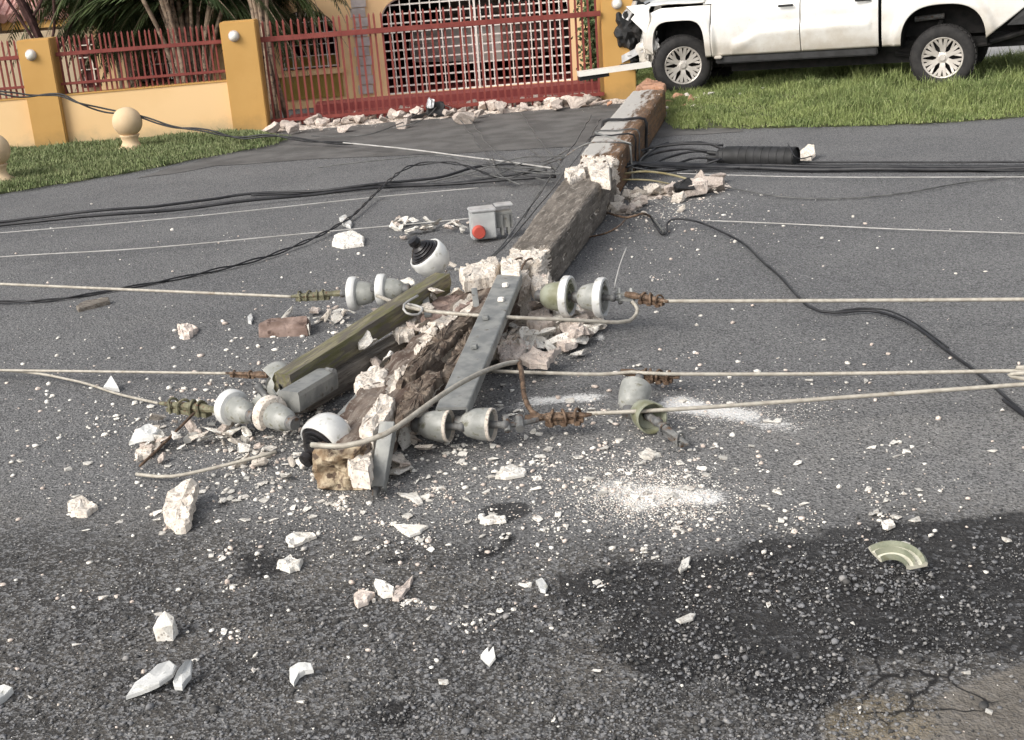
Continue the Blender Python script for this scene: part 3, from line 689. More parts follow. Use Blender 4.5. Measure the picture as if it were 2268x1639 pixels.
def palm(base, n_st, spread, hh, label, seed, nf=7, L=1.7):
    random.seed(seed); r = empty('palm_tree', base, 0, label, 'palm', 'clumping palms behind the red fence')
    lf = MB(); 
    for i in range(n_st):
        a = random.uniform(0, 6.28); s_ = random.uniform(.3, 1)*spread; h = hh*random.uniform(.8, 1.1)
        top = Vector((math.cos(a)*s_, math.sin(a)*s_*.6, h)); b = Vector((math.cos(a)*.18, math.sin(a)*.14, 0))
        pts = [b.lerp(top, t)+Vector((math.cos(a), math.sin(a), 0))*(-.12*math.sin(math.pi*t)) for t in [k/8 for k in range(9)]]
        MB().tube(pts, [random.uniform(.022, .035)]*9, 7).build('trunk', M['trunk'], r, smooth=True)
        for k in range(nf): frond(lf, top+Vector((0, 0, random.uniform(-.1, .35))), random.choice((random.uniform(-.25, 3.4), random.uniform(0, 3.14))), L*random.uniform(.7, 1.15), random.uniform(.8, 1.7), random.uniform(.1, .8))
    lf.build('crown', [M['palmleaf'], M['trunk']], r)
palm(wl(uz(425, 180, 17.3)[0], 0, 0, 17.3), 16, .85, 1.95, 'clump of thin-stemmed palms behind the railing between the pillars', 3, nf=16)
palm(wl(uz(290, 180, 18.2)[0], 0, 0, 18.2), 6, .5, 2.05, 'smaller palm clump with dark hanging fronds behind the arched panel', 5, nf=15)
palm(wl(uz(606, 260, 17.0)[0], 0, 0, 17.0), 9, .34, 2.15, 'slim palm stems just right of the middle ochre pillar', 11, nf=5, L=1.2)
palm(wl(uz(690, 160, 18.0)[0], 0, .9, 18.0), 2, .2, 1.9, 'palm with pale fronds hanging over the arched window', 21, nf=3, L=1.0)
random.seed(12)
tr = empty('tree', wl(uz(110, 180, 17.2)[0], 0, 0, 17.2), 0, 'dark leaning tree trunk behind the leftmost pillar', 'tree')
t = MB(); t.tube(spline([(.25, 0, 0), (.15, 0, .6), (-.02, 0, 1.2), (-.25, .05, 1.9), (-.35, 0, 2.6)], .15), .055, 8); t.build('trunk', M['trunkdark'], tr, smooth=True)
for a in range(7):
    z0 = random.uniform(.9, 2.2); e = Vector((random.uniform(-.9, .6), random.uniform(-.3, .3), z0+random.uniform(.5, 1)))
    MB().tube(spline([(.0-.1*(z0-1), 0, z0), Vector((0, 0, z0)).lerp(e, .5)+Vector((.05, 0, -.06)), e], .1), [.025]*200 if 0 else .02, 6).build('limb', M['trunkdark'], tr)
c = MB()
for i in range(1500):
    v = Vector((random.gauss(-.4, .6), random.gauss(0, .5), random.gauss(2.75, .32)))
    if v.z < 1.9: continue
    a = Vector((random.uniform(-1, 1), random.uniform(-1, 1), random.uniform(-1, 1))).normalized()*.05; b = a.orthogonal().normalized()*.03
    c.add([v-a, v+b, v+a, v-b], [(0, 1, 2, 3)])
c.build('crown', M['palmleaf'], tr)
bsh = MB(); rb = empty('shrub', wl(uz(1325, 180, 17.4)[0], 0, 0, 17.4), 0, 'dark green shrub beside the pillar right of the arched entrance', 'shrub')
for i in range(2600):
    v = Vector((random.gauss(0, .10), random.gauss(0, .14), random.uniform(.05, 2.1)))
    a = Vector((random.uniform(-1, 1), random.uniform(-1, 1), random.uniform(-1, 1))).normalized()*.04; b = a.orthogonal().normalized()*.022
    bsh.add([v-a, v+b, v+a, v-b], [(0, 1, 2, 3)])
bsh.build('foliage', M['palmleaf'], rb); MB().tube([(0, 0, 0), (.03, 0, .8), (0, 0, 1.6)], .02, 6).build('stem', M['trunkdark'], rb)

# ------------------------------------------------------------------ pickup truck
TS = .925
fw = G(1505, 211, .05); rw = G(2085, 195, .06)
tdir = (rw-fw); trz = math.atan2(tdir.y, tdir.x); TS = tdir.length/3.36
tr_o = empty('pickup_truck', fw, trz, 'white double cab pickup with crumpled front end on the grass', 'pickup')
tr_o.scale = (TS,)*3
TY = 0.0
RA = dict(f=(.03, .355, .92, 4.2), r=(3.37, .50, .90, 2.7))
def arch(x):
    best = None
    for c, hw, top, n in RA.values():
        t = abs(x-c)/hw
        if t < 1: best = max(best or 0, .40+(top-.40)*(1-t**n)**(1/n))
    return best
def zbot(x):
    b = .43
    a = arch(x)
    if a: b = max(b, a)
    if x > 3.87: b = max(b, .47+(x-3.87)*.78)
    if x > 2.62: b = max(b, .40)
    if x < -.325: b = max(b, .50+(-.325-x)*.9)
    return b
def ysurf(x, z):
    y = 0
    if z < .62: y += .05*((.62-z)/.2)**1.6
    if z > .9: y += .07*((z-.9)/.25)**2
    if .72 < x < 2.5:
        e = smooth(.72, 1.15, x); zc = .60+.17*e+.02*x
        y += .022*smooth(zc-.035, zc+.02, z)*min(1, (x-.72)*4)*(1-smooth(2.4, 2.55, x))
        y += .02*math.exp(-((z-zc+.10)/.07)**2)*-1
    for c, hw, top, n in RA.values():
        t = (abs((x-c)/(hw+.13))**n+abs(max(0, z-.2)/(top+.10-.2))**n)**(1/n)
        y -= .055*(1-smooth(.93, 1.06, t))
    return y
def side_panel(name, xs_, ztop, mirror=False, mat='truckpaint', lim=None, parent=None):
    nzv = 26; V = []; Fs = []
    for x in xs_:
        zb_ = zbot(x) if lim is None else lim(x); zt_ = ztop(x)
        for k in range(nzv):
            z = zb_+(zt_-zb_)*k/(nzv-1); y = ysurf(x, z); V.append((x, (1.9-y) if mirror else y, z))
    for i in range(len(xs_)-1):
        for k in range(nzv-1):
            q = (i*nzv+k, (i+1)*nzv+k, (i+1)*nzv+k+1, i*nzv+k+1); Fs.append(q[::-1] if mirror else q)
    o = mk(name, V, Fs, M[mat], parent or tr_o, True)
    md = o.modifiers.new('s', 'SOLIDIFY'); md.thickness = .025; md.offset = -1
    return o
def cols(a, b):
    xs = set(np.round(np.arange(a, b, .02), 4)); xs.add(b)
    for c, hw, top, n in RA.values():
        for s_ in (-1, 1):
            for e in (.0005, .003, .008, .015, .025):
                for q in (c+s_*(hw-e), c+s_*(hw+.0005)):
                    if a < q < b: xs.add(round(q, 4))
    return sorted(xs)
belt = lambda x: 1.08+.02*x if x < 2.66 else 1.16
ft = lambda x: 1.10+.03*min(1, x+.5)
def ftop(x): return 1.09-.35*max(0, -x-.22)
for mir in (False, True):
    side_panel('fender', cols(-.47 if not mir else -.75, .465), ftop, mir)
    d = side_panel('front_door', cols(.475, 1.625), lambda x: 1.10, mir)
    yy = 1.9+.02 if mir else -.035
    MB().box(1.36, 1.56, min(yy, yy+.03), max(yy, yy+.03), 1.0, 1.03, bev=.008).build('handle', M['plastic'], d)
    d = side_panel('rear_door', cols(1.635, 2.60), lambda x: 1.10, mir, lim=lambda x: max(.43, .43 if x < 2.5 else .43))
    MB().box(2.32, 2.52, min(yy, yy+.03), max(yy, yy+.03), 1.0, 1.03, bev=.008).build('handle', M['plastic'], d)
    side_panel('bed_side', cols(2.64, 4.55), lambda x: 1.17, mir)
# cabin (above the picture's top edge)
cb = MB(); prof = [(.35, 1.10), (.95, 1.60), (1.25, 1.68), (2.35, 1.68), (2.60, 1.60), (2.62, 1.10)]
n = len(prof); ys_ = [(.06, 1), (.2, 1), (1.7, 1), (1.84, 1)]
def cy(x, z, s_): 
    i_ = .08+(z-1.1)*.30; return i_ if s_ < 0 else 1.9-i_
cb.add([(x, cy(x, z, -1), z) for x, z in prof]+[(x, cy(x, z, 1), z) for x, z in prof], [tuple(range(n)), tuple(range(2*n-1, n-1, -1))]+[(i, i+n, (i+1) % n+n, (i+1) % n) for i in range(n)])
cb.build('cab', M['truckpaint'], tr_o)
for s_ in (-1, 1):
    for q in ([(.62, 1.14), (1.0, 1.56), (1.55, 1.60), (1.55, 1.14)], [(1.68, 1.14), (1.68, 1.60), (2.35, 1.60), (2.48, 1.14)]):
        e = -.012 if s_ < 0 else .012
        a = [(x, cy(x, z, s_)+e, z) for x, z in q]; b = [(x, cy(x, z, s_)-e, z) for x, z in q]
        MB().add(a+b, [(0, 3, 2, 1), (4, 5, 6, 7), (0, 1, 5, 4), (1, 2, 6, 5), (2, 3, 7, 6), (3, 0, 4, 7)]).build('side_window', M['glass'], tr_o)
MB().add([(.38, .25, 1.14), (.38, 1.65, 1.14), (.92, 1.55, 1.59), (.92, .35, 1.59), (.36, .25, 1.13), (.36, 1.65, 1.13), (.90, 1.55, 1.58), (.90, .35, 1.58)], [(0, 1, 2, 3), (7, 6, 5, 4), (0, 4, 5, 1), (3, 2, 6, 7), (1, 5, 6, 2), (0, 3, 7, 4)]).build('windscreen', M['glass'], tr_o)
# buckled hood
V = []; Fs = []
for i in range(26):
    for j in range(30):
        x = -.62+1.0*i/25; y = .06+1.78*j/29
        n_ = noise.noise((x*3, y*3, 2)); f = smooth(.2, -.6, x)
        V.append((x+.06*f*noise.noise((x*4, y*5, 8)), y, 1.12+.10*math.sin(math.pi*j/29)*.5+f*(.10*abs(n_)+.05-.16*abs(f)*(.5))+.02))
for i in range(25):
    for j in range(29): Fs.append((i*30+j, (i+1)*30+j, (i+1)*30+j+1, i*30+j+1))
o = mk('hood', V, Fs, M['truckpaint'], tr_o, True); md = o.modifiers.new('s', 'SOLIDIFY'); md.thickness = .02
# dark underside, its boxes lowered to stand in for shade beneath; liners, chassis
u = MB()
u.box(.50, 2.58, .12, 1.78, .38, 1.08); u.box(.62, 2.95, .40, 1.5, .19, .42); u.box(2.9, 3.2, .5, 1.4, .26, .5); u.box(-.3, .62, .55, 1.35, .24, .45); u.box(3.6, 4.2, .6, 1.3, .36, .5); u.box(2.66, 4.5, .45, 1.45, .50, 1.05); u.box(-.35, .46, .50, 1.40, .42, 1.10)
u.build('underbody', M['under'], tr_o)
for z_, y_ in ((.36, .38), (.36, 1.40)): MB().box(-.45, 4.3, y_, y_+.10, .32, .46, bev=.01).build('chassis_rail', M['under'], tr_o)
MB().box(.50, 2.58, .05, .15, .33, .43, bev=.015).build('rocker', M['plastic'], tr_o)
def liner(c, hw, top, nn, name):
    V = []; Fs = []; n = 24
    for i in range(n+1):
        t = -1+2*i/n; z = .38+(top-.37)*(max(0, 1-abs(t)**nn))**(1/nn)
        V += [(c+t*(hw+.01), .02, z), (c+t*(hw+.01), .55, z)]
    for i in range(n): Fs.append((2*i, 2*i+1, 2*i+3, 2*i+2))
    mk(name, V, Fs, M['under'], tr_o, True)
liner(*RA['f'], 'wheel_arch_liner'); liner(*RA['r'], 'wheel_arch_liner')
ax = MB(); ax.tube([(3.37, .2, .37), (3.37, 1.7, .37)], .045, 10); ax.tube([(3.37, .85, .37), (3.37, 1.05, .37)], .14, 12); ax.build('rear_axle', M['under'], tr_o)
ax = MB(); ax.tube([(2.75, .34, .42), (3.1, .33, .36), (3.37, .33, .44), (3.9, .33, .50)], .025, 6); ax.tube([(3.2, .30, .45), (3.3, .35, .80)], .03, 8); ax.build('suspension', M['under'], tr_o)
MB().tube(spline([(2.3, .55, .40), (2.6, .45, .36), (2.9, .5, .38)], .08), .04, 8).build('exhaust', M['galv_dk'], tr_o)
MB().tube([(3.0, .30, .72), (3.35, .32, .74)], .035, 8).build('shock_mount', M['galv_dk'], tr_o)
# rear
MB().box(4.52, 4.60, .12, 1.78, .62, 1.17, bev=.02).build('tailgate', M['truckpaint'], tr_o)
b = MB(); b.add([(4.10, .03, .60), (4.62, .0, .60), (4.72, .10, .62), (4.72, 1.80, .62), (4.62, 1.9, .60), (4.10, 1.87, .60), (4.42, .03, .93), (4.62, .0, .90), (4.74, .10, .80), (4.74, 1.80, .80), (4.62, 1.9, .90), (4.42, 1.87, .93)],
      [(5, 4, 3, 2, 1, 0), (6, 7, 8, 9, 10, 11), (0, 1, 7, 6), (1, 2, 8, 7), (2, 3, 9, 8), (3, 4, 10, 9), (4, 5, 11, 10), (5, 0, 6, 11)]); b.build('rear_bumper', M['plastic'], tr_o)
b = MB(); b.box(3.88, 4.35, .28, .60, .40, .50, bev=.02); b.box(4.25, 4.62, .30, 1.5, .46, .58, bev=.02); b.tube([(3.9, .2, .40), (4.3, .22, .50)], .035, 8); b.build('tow_frame', M['under'], tr_o)
MB().box(4.50, 4.58, -.012, .14, .86, 1.14, bev=.02).build('tail_light', M['redlens'], tr_o)
MB().box(4.50, 4.58, 1.76, 1.912, .86, 1.14, bev=.02).build('tail_light', M['redlens'], tr_o)
MB().box(.50, .60, -.02, .10, .40, .44, bev=.01).build('mud_flap_clip', M['truckpaint'], tr_o)
# wheels
def wheel(loc, steer, name='wheel', flip=False, R0=.385):
    r = bpy.data.objects.new(name, None); COL.objects.link(r); r.parent = tr_o; r.location = loc; r.rotation_euler = (0, 0, steer+(math.pi if flip else 0))
    Mx = Matrix.Rotation(R(90), 4, 'X')       # local z -> -y (outside)
    hw = .13
    p = [(.245, -hw), (.30, -hw-.006), (.35, -hw+.004), (R0-.008, -hw+.03), (R0, -hw+.06), (R0, hw-.06), (R0-.008, hw-.03), (.35, hw-.004), (.30, hw+.006), (.262, hw), (.245, hw-.01), (.24, 0)]
    t = MB().lathe(p, 48, M=Mx)
    for k in range(36):
        for row, s_ in ((-.075, 0), (-.01, .5), (.055, 0)):
            a = 2*math.pi*(k+s_)/36; t.box(-.024, .024, -.026, .026, R0-.003, R0+.009, M=Mx @ Matrix.Translation((0, 0, row+.01)) @ Matrix.Rotation(a, 4, 'Z') @ Matrix.Rotation(R(90), 4, 'Y') @ Matrix.Rotation(R(90), 4, 'Z'))
    t.build('tyre', M['tyre'], r, auto=True)
    rm = MB().lathe([(.245, -.05), (.247, .085), (.253, .118), (.243, .124), (.226, .115), (.222, .02), (.222, -.05)], 48, M=Mx)
    for k in range(6):
        a = 2*math.pi*k/6+R(90)
        for s_ in (-1, 1):
            for (r0, a0, r1, a1, w0) in ((.05, 0, .225, .15*s_, .040), (.13, s_*.09, .228, s_*.42, .028)):
                pa = Vector((r0*math.cos(a+a0+s_*.12), r0*math.sin(a+a0+s_*.12), .085)); pb = Vector((r1*math.cos(a+a1), r1*math.sin(a+a1), .108))
                q = MB().bar(pa, pb, w0, .03, up=(0, 0, 1)); rm.add(q.v, q.f, 0, Mx)
    rm.lathe([(.0, .118), (.035, .118), (.042, .108), (.075, .098), (.08, .06)], 24, M=Mx)
    rm.build('rim', M['rim'], r, auto=True)
    MB().lathe([(0, .03), (.15, .03), (.21, .0), (.222, -.05)], 32, M=Mx).build('brake_disc', M['under'], r)
    return r
wheel((.0, .16, .385), R(24)); wheel((3.36, .13, .375), 0)
wheel((.0, 1.74, .385), R(24), flip=True); wheel((3.36, 1.77, .375), 0, flip=True)
# crumpled front: black grille plastics, torn fender, silver crash beams
def crumple(name, cx, cy_, cz, sx, sy, sz, mat, seed, n=90, rough=.35):
    bm = bmesh.new(); bmesh.ops.create_icosphere(bm, subdivisions=4, radius=1)
    for v in bm.verts:
        d = 1+rough*noise.noise(v.co*2.3+Vector((seed, 0, 0)))*1.6+rough*.6*noise.noise(v.co*6+Vector((0, seed, 0)))+rough*.4*abs(noise.noise(v.co*14+Vector((0, seed, 0))))
        v.co = Vector((v.co.x*sx*d+cx, v.co.y*sy*d+cy_, v.co.z*sz*d+cz))
    me = bpy.data.meshes.new(name); bm.to_mesh(me); bm.free(); me.materials.append(M[mat]); o = bpy.data.objects.new(name, me); COL.objects.link(o); o.parent = tr_o; return o
crumple('grille', -.76, .40, .82, .26, .42, .36, 'plastic', 3, rough=.20)
crumple('bumper_cover', -.74, .55, .48, .24, .42, .14, 'plastic', 9)
crumple('engine_bay_debris', -.60, .22, .90, .20, .20, .22, 'under', 5, rough=.5)
crumple('radiator', -.80, 1.1, .75, .12, .5, .25, 'under', 15)
crumple('torn_liner', -.42, .08, .64, .12, .06, .22, 'truckpaint', 6, rough=.45)
crumple('headlight', -.50, .10, .60, .06, .05, .07, 'silver', 16, rough=.4)
def sheetpart(name, pts, th, mat):
    V = [Vector(p) for p in pts]; nrm = (V[1]-V[0]).cross(V[2]-V[0]).normalized()*th; n = len(V)
    mk(name, V+[v+nrm for v in V], [tuple(range(n)), tuple(range(2*n-1, n-1, -1))]+[(i, i+n, (i+1) % n+n, (i+1) % n) for i in range(n)], M[mat], tr_o)
sheetpart('hood_edge', [(-.70, .08, 1.15), (-.48, .02, .96), (-.40, .0, 1.02), (-.34, .02, 1.12), (-.45, .06, 1.16)], .02, 'truckpaint')
sheetpart('hood_edge', [(-.82, .25, 1.06), (-.58, .05, 1.08), (-.55, .10, 1.20), (-.75, .30, 1.20)], .02, 'silver')
sheetpart('crumpled_fender', [(-.62, .02, .98), (-.40, -.03, .78), (-.34, -.03, .95), (-.36, .0, 1.08), (-.52, .02, 1.08)], .02, 'truckpaint')
sheetpart('crumpled_fender', [(-.56, .10, .92), (-.44, .02, .52), (-.36, .02, .50), (-.33, .0, .80), (-.42, .04, .93)], .02, 'truckpaint')
sheetpart('hanging_trim', [(-.80, .10, 1.02), (-.66, .03, .96), (-.60, .03, 1.06), (-.70, .12, 1.12)], .02, 'silver')
b = MB(); b.bar((-.95, .12, .40), (-.50, .10, .59), .09, .09); b.build('crash_beam', M['silver'], tr_o)
b = MB(); b.bar((-.50, .12, .60), (-.38, .14, .40), .09, .06); b.build('crash_bracket', M['silver'], tr_o)
b = MB(); b.box(-.98, -.42, .05, .30, .34, .40, bev=.01); b.build('skid_panel', M['plastic'], tr_o)
for k in range(9):
    a = Vector((-.55-.35*random.random(), .1+.5*random.random(), .3+.6*random.random())); d = Vector((random.uniform(-.2, .2), random.uniform(-.1, .1), random.uniform(-.25, .1)))
    MB().tube(spline([a, a+d*.5+Vector((0, -.05, 0)), a+d], .04), .008, 5).build('loose_hose', M['blackcable'], tr_o)
TILTM = Matrix.Translation((0, 0, .05)) @ Matrix.Rotation(-.02, 4, 'Y')
for ch_ in [q for q in bpy.data.objects if q.parent == tr_o]:
    if ch_.name.split('.')[0] not in ('wheel', 'rear_axle', 'suspension'): ch_.matrix_local = TILTM @ ch_.matrix_basis
# the torn white plank-like trim resting across the pole end
a = onw(1280, 164, 15.35); b_ = onw(1440, 142, 15.35)
tp = empty('bumper_trim', a, 0, 'long white trim piece sticking out left of the pickup front wheel', 'bumper trim')
pa, pb = Vector((0, 0, 0)), b_-a
MB().bar(pa, pb, .16, .055).build('strip', M['lampwhite'], tp)
MB().bar(pa+Vector((.01, .03, -.055)), pa.lerp(pb, .42)+Vector((0, .03, -.045)), .14, .05).build('foam_backing', M['plastic'], tp)

# ------------------------------------------------------------------ fallen pole
def pole_ring(px, py, wd, ht): g = G(px, py); return [g, wd, ht]
keys = [(1477, 262, .36, .32), (1412, 372, .345, .315), (1372, 436, .32, .30), (1345, 482, .30, .29), (1290, 556, .275, .265), (1240, 622, .25, .24), (1128, 742, .235, .215), (1000, 865, .225, .19), (900, 975, .215, .175), (818, 1088, .205, .165)]
KP = [(G(a, b), w_, h_) for a, b, w_, h_ in keys]
cum = [0]
for i in range(1, len(KP)): cum.append(cum[-1]+(KP[i][0]-KP[i-1][0]).length)
LT = cum[-1]
cpts = spline([k[0] for k in KP], .012)
cc = [0]
for i in range(1, len(cpts)): cc.append(cc[-1]+(cpts[i]-cpts[i-1]).length)
wI = lambda s: float(np.interp(s, cum, [k[1] for k in KP])); hI = lambda s: float(np.interp(s, cum, [k[2] for k in KP]))
pI = lambda s: Vector((float(np.interp(s, cc, [p.x for p in cpts])), float(np.interp(s, cc, [p.y for p in cpts])), 0))
def pframe(s):
    p = pI(s); t = (pI(min(LT, s+.15))-pI(max(0, s-.15))).normalized(); sd = Vector((-t.y, t.x, 0))
    if sd.x > 0: sd = -sd
    return p, t, sd           # sd: towards the far-left side
def pp(s, a, z):             # point on/near the pole: a = 0 right edge .. 1 left edge, z in pole heights
    p, t, sd = pframe(s); return p+sd*wI(s)*a+Vector((0, 0, z*hI(s)))
def s_at(px, py): g = G(px, py); return min((( pI(s)-g).length, s) for s in np.linspace(0, LT, 400))[1]
sB1 = s_at(1372, 440); sB2 = s_at(1215, 655)
def nse(*a): return noise.noise(Vector(a))
def pole_section(name, s0, s1, mats, spall, parent, holes=None, amp=.006, seed=0):
    nper = 14; per = []        # perimeter param around square with slightly rounded corners
    def sq(t):     # t in 0..4
        k = int(t) % 4; f = t-int(t); c = [(0, 0), (0, 1), (1, 1), (1, 0)]; a = c[k]; b = c[(k+1) % 4]; return a[0]+(b[0]-a[0])*f, a[1]+(b[1]-a[1])*f
    ts = []
    for k in range(4): ts += [k+x for x in (0.0, .04, .1)]+[k+x for x in np.linspace(.17, .83, nper)]+[k+.9, k+.96]
    ns = max(4, int((s1-s0)/.014)); V = []; PC = []; Fs = []; mi = []; m_ = len(ts)
    for i in range(ns+1):
        s = s0+(s1-s0)*i/ns; p, t, sd = pframe(s); w_, h_ = wI(s), hI(s)
        for tt in ts:
            a, z = sq(tt); cf = min(tt-int(tt), 1-(tt-int(tt)))
            a2, z2 = a-.5, z-.5
            # chamfer corners
            kx = 1-.06*max(0, 1-cf/.06)
            sp_ = spall(s, a, z); n_ = nse(s*9+seed, a*3, z*3); n3 = nse(s*35+seed, a*12, z*12)
            ins = sp_*(.10+.10*abs(n_))*.8+amp*n_/w_*1.0+.004*n3/w_*(1+2*sp_)
            a2 *= kx*(1-2*ins*.8); z2n = z2*kx*(1-2*ins*.8)
            if z2 < 0: z2n = z2*kx*(1-ins*.4)
            q = p+sd*w_*(a2+.5)+Vector((0, 0, h_*(z2n+.5)+.004))
            V.append(q); PC.append((s, a*w_, z*h_))
    for i in range(ns):
        s = s0+(s1-s0)*(i+.5)/ns
        for k in range(m_):
            k2 = (k+1) % m_; Fs.append((i*m_+k, i*m_+k2, (i+1)*m_+k2, (i+1)*m_+k)); a, z = sq(ts[k]); mi.append(1 if spall(s, a, z) > .45 else 0)
    for e, rev in ((0, False), (ns, True)):
        b = len(V); c = sum((V[e*m_+k] for k in range(m_)), Vector())/m_; s = s0 if e == 0 else s1; _, t, _ = pframe(s)
        rings = 5; prev = [e*m_+k for k in range(m_)]
        for r_ in range(1, rings):
            cur = []
            for k in range(m_):
                q = V[e*m_+k].lerp(c, r_/rings); n_ = nse(q.x*18, q.y*18, q.z*18+seed); q = q+t*(n_*.05+.02*math.sin(r_))*(1 if e else -1); cur.append(len(V)); V.append(q); PC.append((s, 0, 0))
            for k in range(m_): k2 = (k+1) % m_; f = (prev[k], cur[k], cur[k2], prev[k2]); Fs.append(f if rev else f[::-1]); mi.append(1)
            prev = cur
        V.append(c); PC.append((s, 0, 0)); ci = len(V)-1
        for k in range(m_): k2 = (k+1) % m_; Fs.append((prev[k], ci, prev[k2])); mi.append(1)
    if len(mats) > 2:
        for j, f in enumerate(Fs):
            c = sum((V[q] for q in f), Vector())/len(f)
            if (c-pI(s1)).length < .30 and mi[j] == 1: mi[j] = 2
    o = mk(name, V, Fs, mats, parent, False, mi)
    at = o.data.attributes.new('pc', 'FLOAT_VECTOR', 'POINT'); at.data.foreach_set('vector', np.array(PC, dtype=np.float32).ravel())
    return o
pole = empty('utility_pole', (0, 0, 0), 0, 'broken square concrete utility pole lying across the road', 'utility pole')
def rag(s, s_edge, wid, a, z, k=0):       # 1 near a broken edge with a ragged limit
    return smooth(wid*1.1, wid*.75, abs(s-s_edge)+.10*nse(a*2.6+k, z*2.6, s_edge)+.05*nse(a*9, z*9, s*6+k))
g1 = .05
def sp_butt(s, a, z):
    v = rag(s, sB1-g1, .17, a, z, 1) if z > .25 else 0
    v = max(v, rag(s, 0, .09, a, z, 2)); 
    v = max(v, smooth(.55, .75, nse(s*3, a*4, z*4+5)) * (a < .15 or z > .8)); return v
def sp_mid(s, a, z):
    v = rag(s, sB1+g1, .22, a, z, 4)*(1 if z > .5 else .3)
    v = max(v, rag(s, sB2-.02, .14, a, z, 6))
    if a < .2 and z < .5: v = max(v, smooth(.35, .5, nse(s*4, z*3, 3)))
    v = max(v, smooth(.62, .75, nse(s*5, a*5, z*4+9))); return v
def sp_tip(s, a, z):
    v = max(rag(s, sB2+.28, .26, a, z, 8), smooth(.16, .30, nse(s*2.3+3, a*2.2, z*2.0)+.03)*(.5+.5*(z > .3)))
    return v
pole_section('butt_section', 0, sB1-g1, [M['pole_butt'], M['cream']], sp_butt, pole, seed=1)
pole_section('middle_section', sB1+g1*.2, sB2, [M['pole_mid'], M['cream']], sp_mid, pole, seed=5)
M['pole_end'] = mottled('stained_pole_end', (.22, .15, .09), (.50, .42, .30), 22, .9, (.10, .07, .05), 30, (.5, .62), bs=.7, bd=.01, bsc=60)
pole_section('tip_section', sB2+.24, LT, [M['pole_tip'], M['cream'], M['pole_end']], sp_tip, pole, seed=9, amp=.02)
# exposed strands across the breaks, and chips still clinging
for (s0, s1) in ((sB1-.2, sB1+.2), (sB2-.15, sB2+.4)):
    for a in (.25, .5, .8):
        MB().tube(spline([pp(s0, a, .75), pp((s0+s1)/2, a+.05, .85+.2*random.random()), pp(s1, a, .7)], .05), .006, 6).build('steel_strand', M['rust'], pole)
def hull(sx, sy, sz, n=14, seed=None, mat=None, name='shape'):
    rr = random.Random(seed); bm = bmesh.new()
    for i in range(n):
        v = Vector((rr.gauss(0, 1), rr.gauss(0, 1), rr.gauss(0, 1))).normalized()
        v = Vector([math.copysign(abs(c)**.6, c) for c in v])*rr.uniform(.75, 1.0)
        bm.verts.new((v.x*sx/2, v.y*sy/2, v.z*sz/2))
    res = bmesh.ops.convex_hull(bm, input=bm.verts[:]); 
    bmesh.ops.delete(bm, geom=[g for g in res['geom_interior'] if isinstance(g, bmesh.types.BMVert)], context='VERTS')
    me = bpy.data.meshes.new(name); bm.to_mesh(me); bm.free()
    if mat: me.materials.append(mat)
    return me
def rough_hull(sx, sy, sz, seed, mat, name, cuts=2, amp=.06):
    me = hull(sx, sy, sz, 12, seed, mat, name); bm = bmesh.new(); bm.from_mesh(me)
    bmesh.ops.triangulate(bm, faces=bm.faces[:]); bmesh.ops.subdivide_edges(bm, edges=bm.edges[:], cuts=cuts, use_grid_fill=True)
    m = max(sx, sy)
    for v in bm.verts: v.co += v.normal*(amp*m*noise.noise(v.co*(5/m)+Vector((seed, 0, 0))))+v.normal*(amp*.4*m*noise.noise(v.co*(16/m)))
    bm.to_mesh(me); bm.free(); return me
CK = [rough_hull(1, random.uniform(.55, .95), random.uniform(.4, .7), 100+i, M['pinkish'], 'rubble_chunk') for i in range(8)]
CR = [rough_hull(1, random.uniform(.5, .95), random.uniform(.25, .6), 140+i, M['cream'], 'cream_chunk', cuts=2, amp=.1) for i in range(8)]
CF = [rough_hull(1, random.uniform(.45, .9), random.uniform(.14, .32), 170+i, M[('pinkish', 'chip', 'cream', 'chip')[i % 4]], 'concrete_flake', cuts=1, amp=.09) for i in range(12)]
CHIP = [hull(1, random.uniform(.35, .9), random.uniform(.12, .3), 10, 200+i, M['chip'], 'concrete_chip') for i in range(16)]
def put(me, name, loc, sc, label=None, cat=None, group=None, parent=None, tilt=.25, rz=None):
    o = bpy.data.objects.new(name, me); COL.objects.link(o); o.location = loc; o.scale = (sc,)*3 if not isinstance(sc, tuple) else sc
    o.rotation_euler = (random.gauss(0, tilt), random.gauss(0, tilt), random.uniform(0, 6.28) if rz is None else rz)
    if parent: o.parent = parent
    else: tag(o, label, cat, group)
    return o
random.seed(31)
def cling(s, a, z, size, n, ds=.12, da=.3, dz=.15, flat=True):
    for i in range(n):
        q = pp(s+random.uniform(-ds, ds), a+random.uniform(-da, da), z+random.uniform(-dz, dz))
        if q.z < size*.2: q.z = size*.25
        put(random.choice(CR), 'clinging_chunk', q, size*random.uniform(.5, 1.2), parent=pole, tilt=.5)
cling(sB1-.02, .5, .82, .13, 14, ds=.09, da=.40, dz=.06)
cling(sB2-.02, .7, .80, .15, 7, ds=.12, da=.3, dz=.1)
cling(sB2+.15, .9, .6, .15, 6)
cling(sB2+.55, .7, .85, .10, 6, ds=.25, da=.15)
cling(sB2+1.35, .75, 1.0, .09, 7, ds=.12, da=.1)
cling(LT-.95, .45, 1.05, .085, 8, ds=.22, da=.12)
pile([(955, 735, 22, 16), (1000, 705, 25, 10), (925, 770, 18, 14), (985, 690, 20, 8)], 30, .13, 'pale flake heaped between the mossy crossarm and the pole', 'flakes between crossarm and pole', CF, zk=1.3, name='concrete_flake') if 0 else None
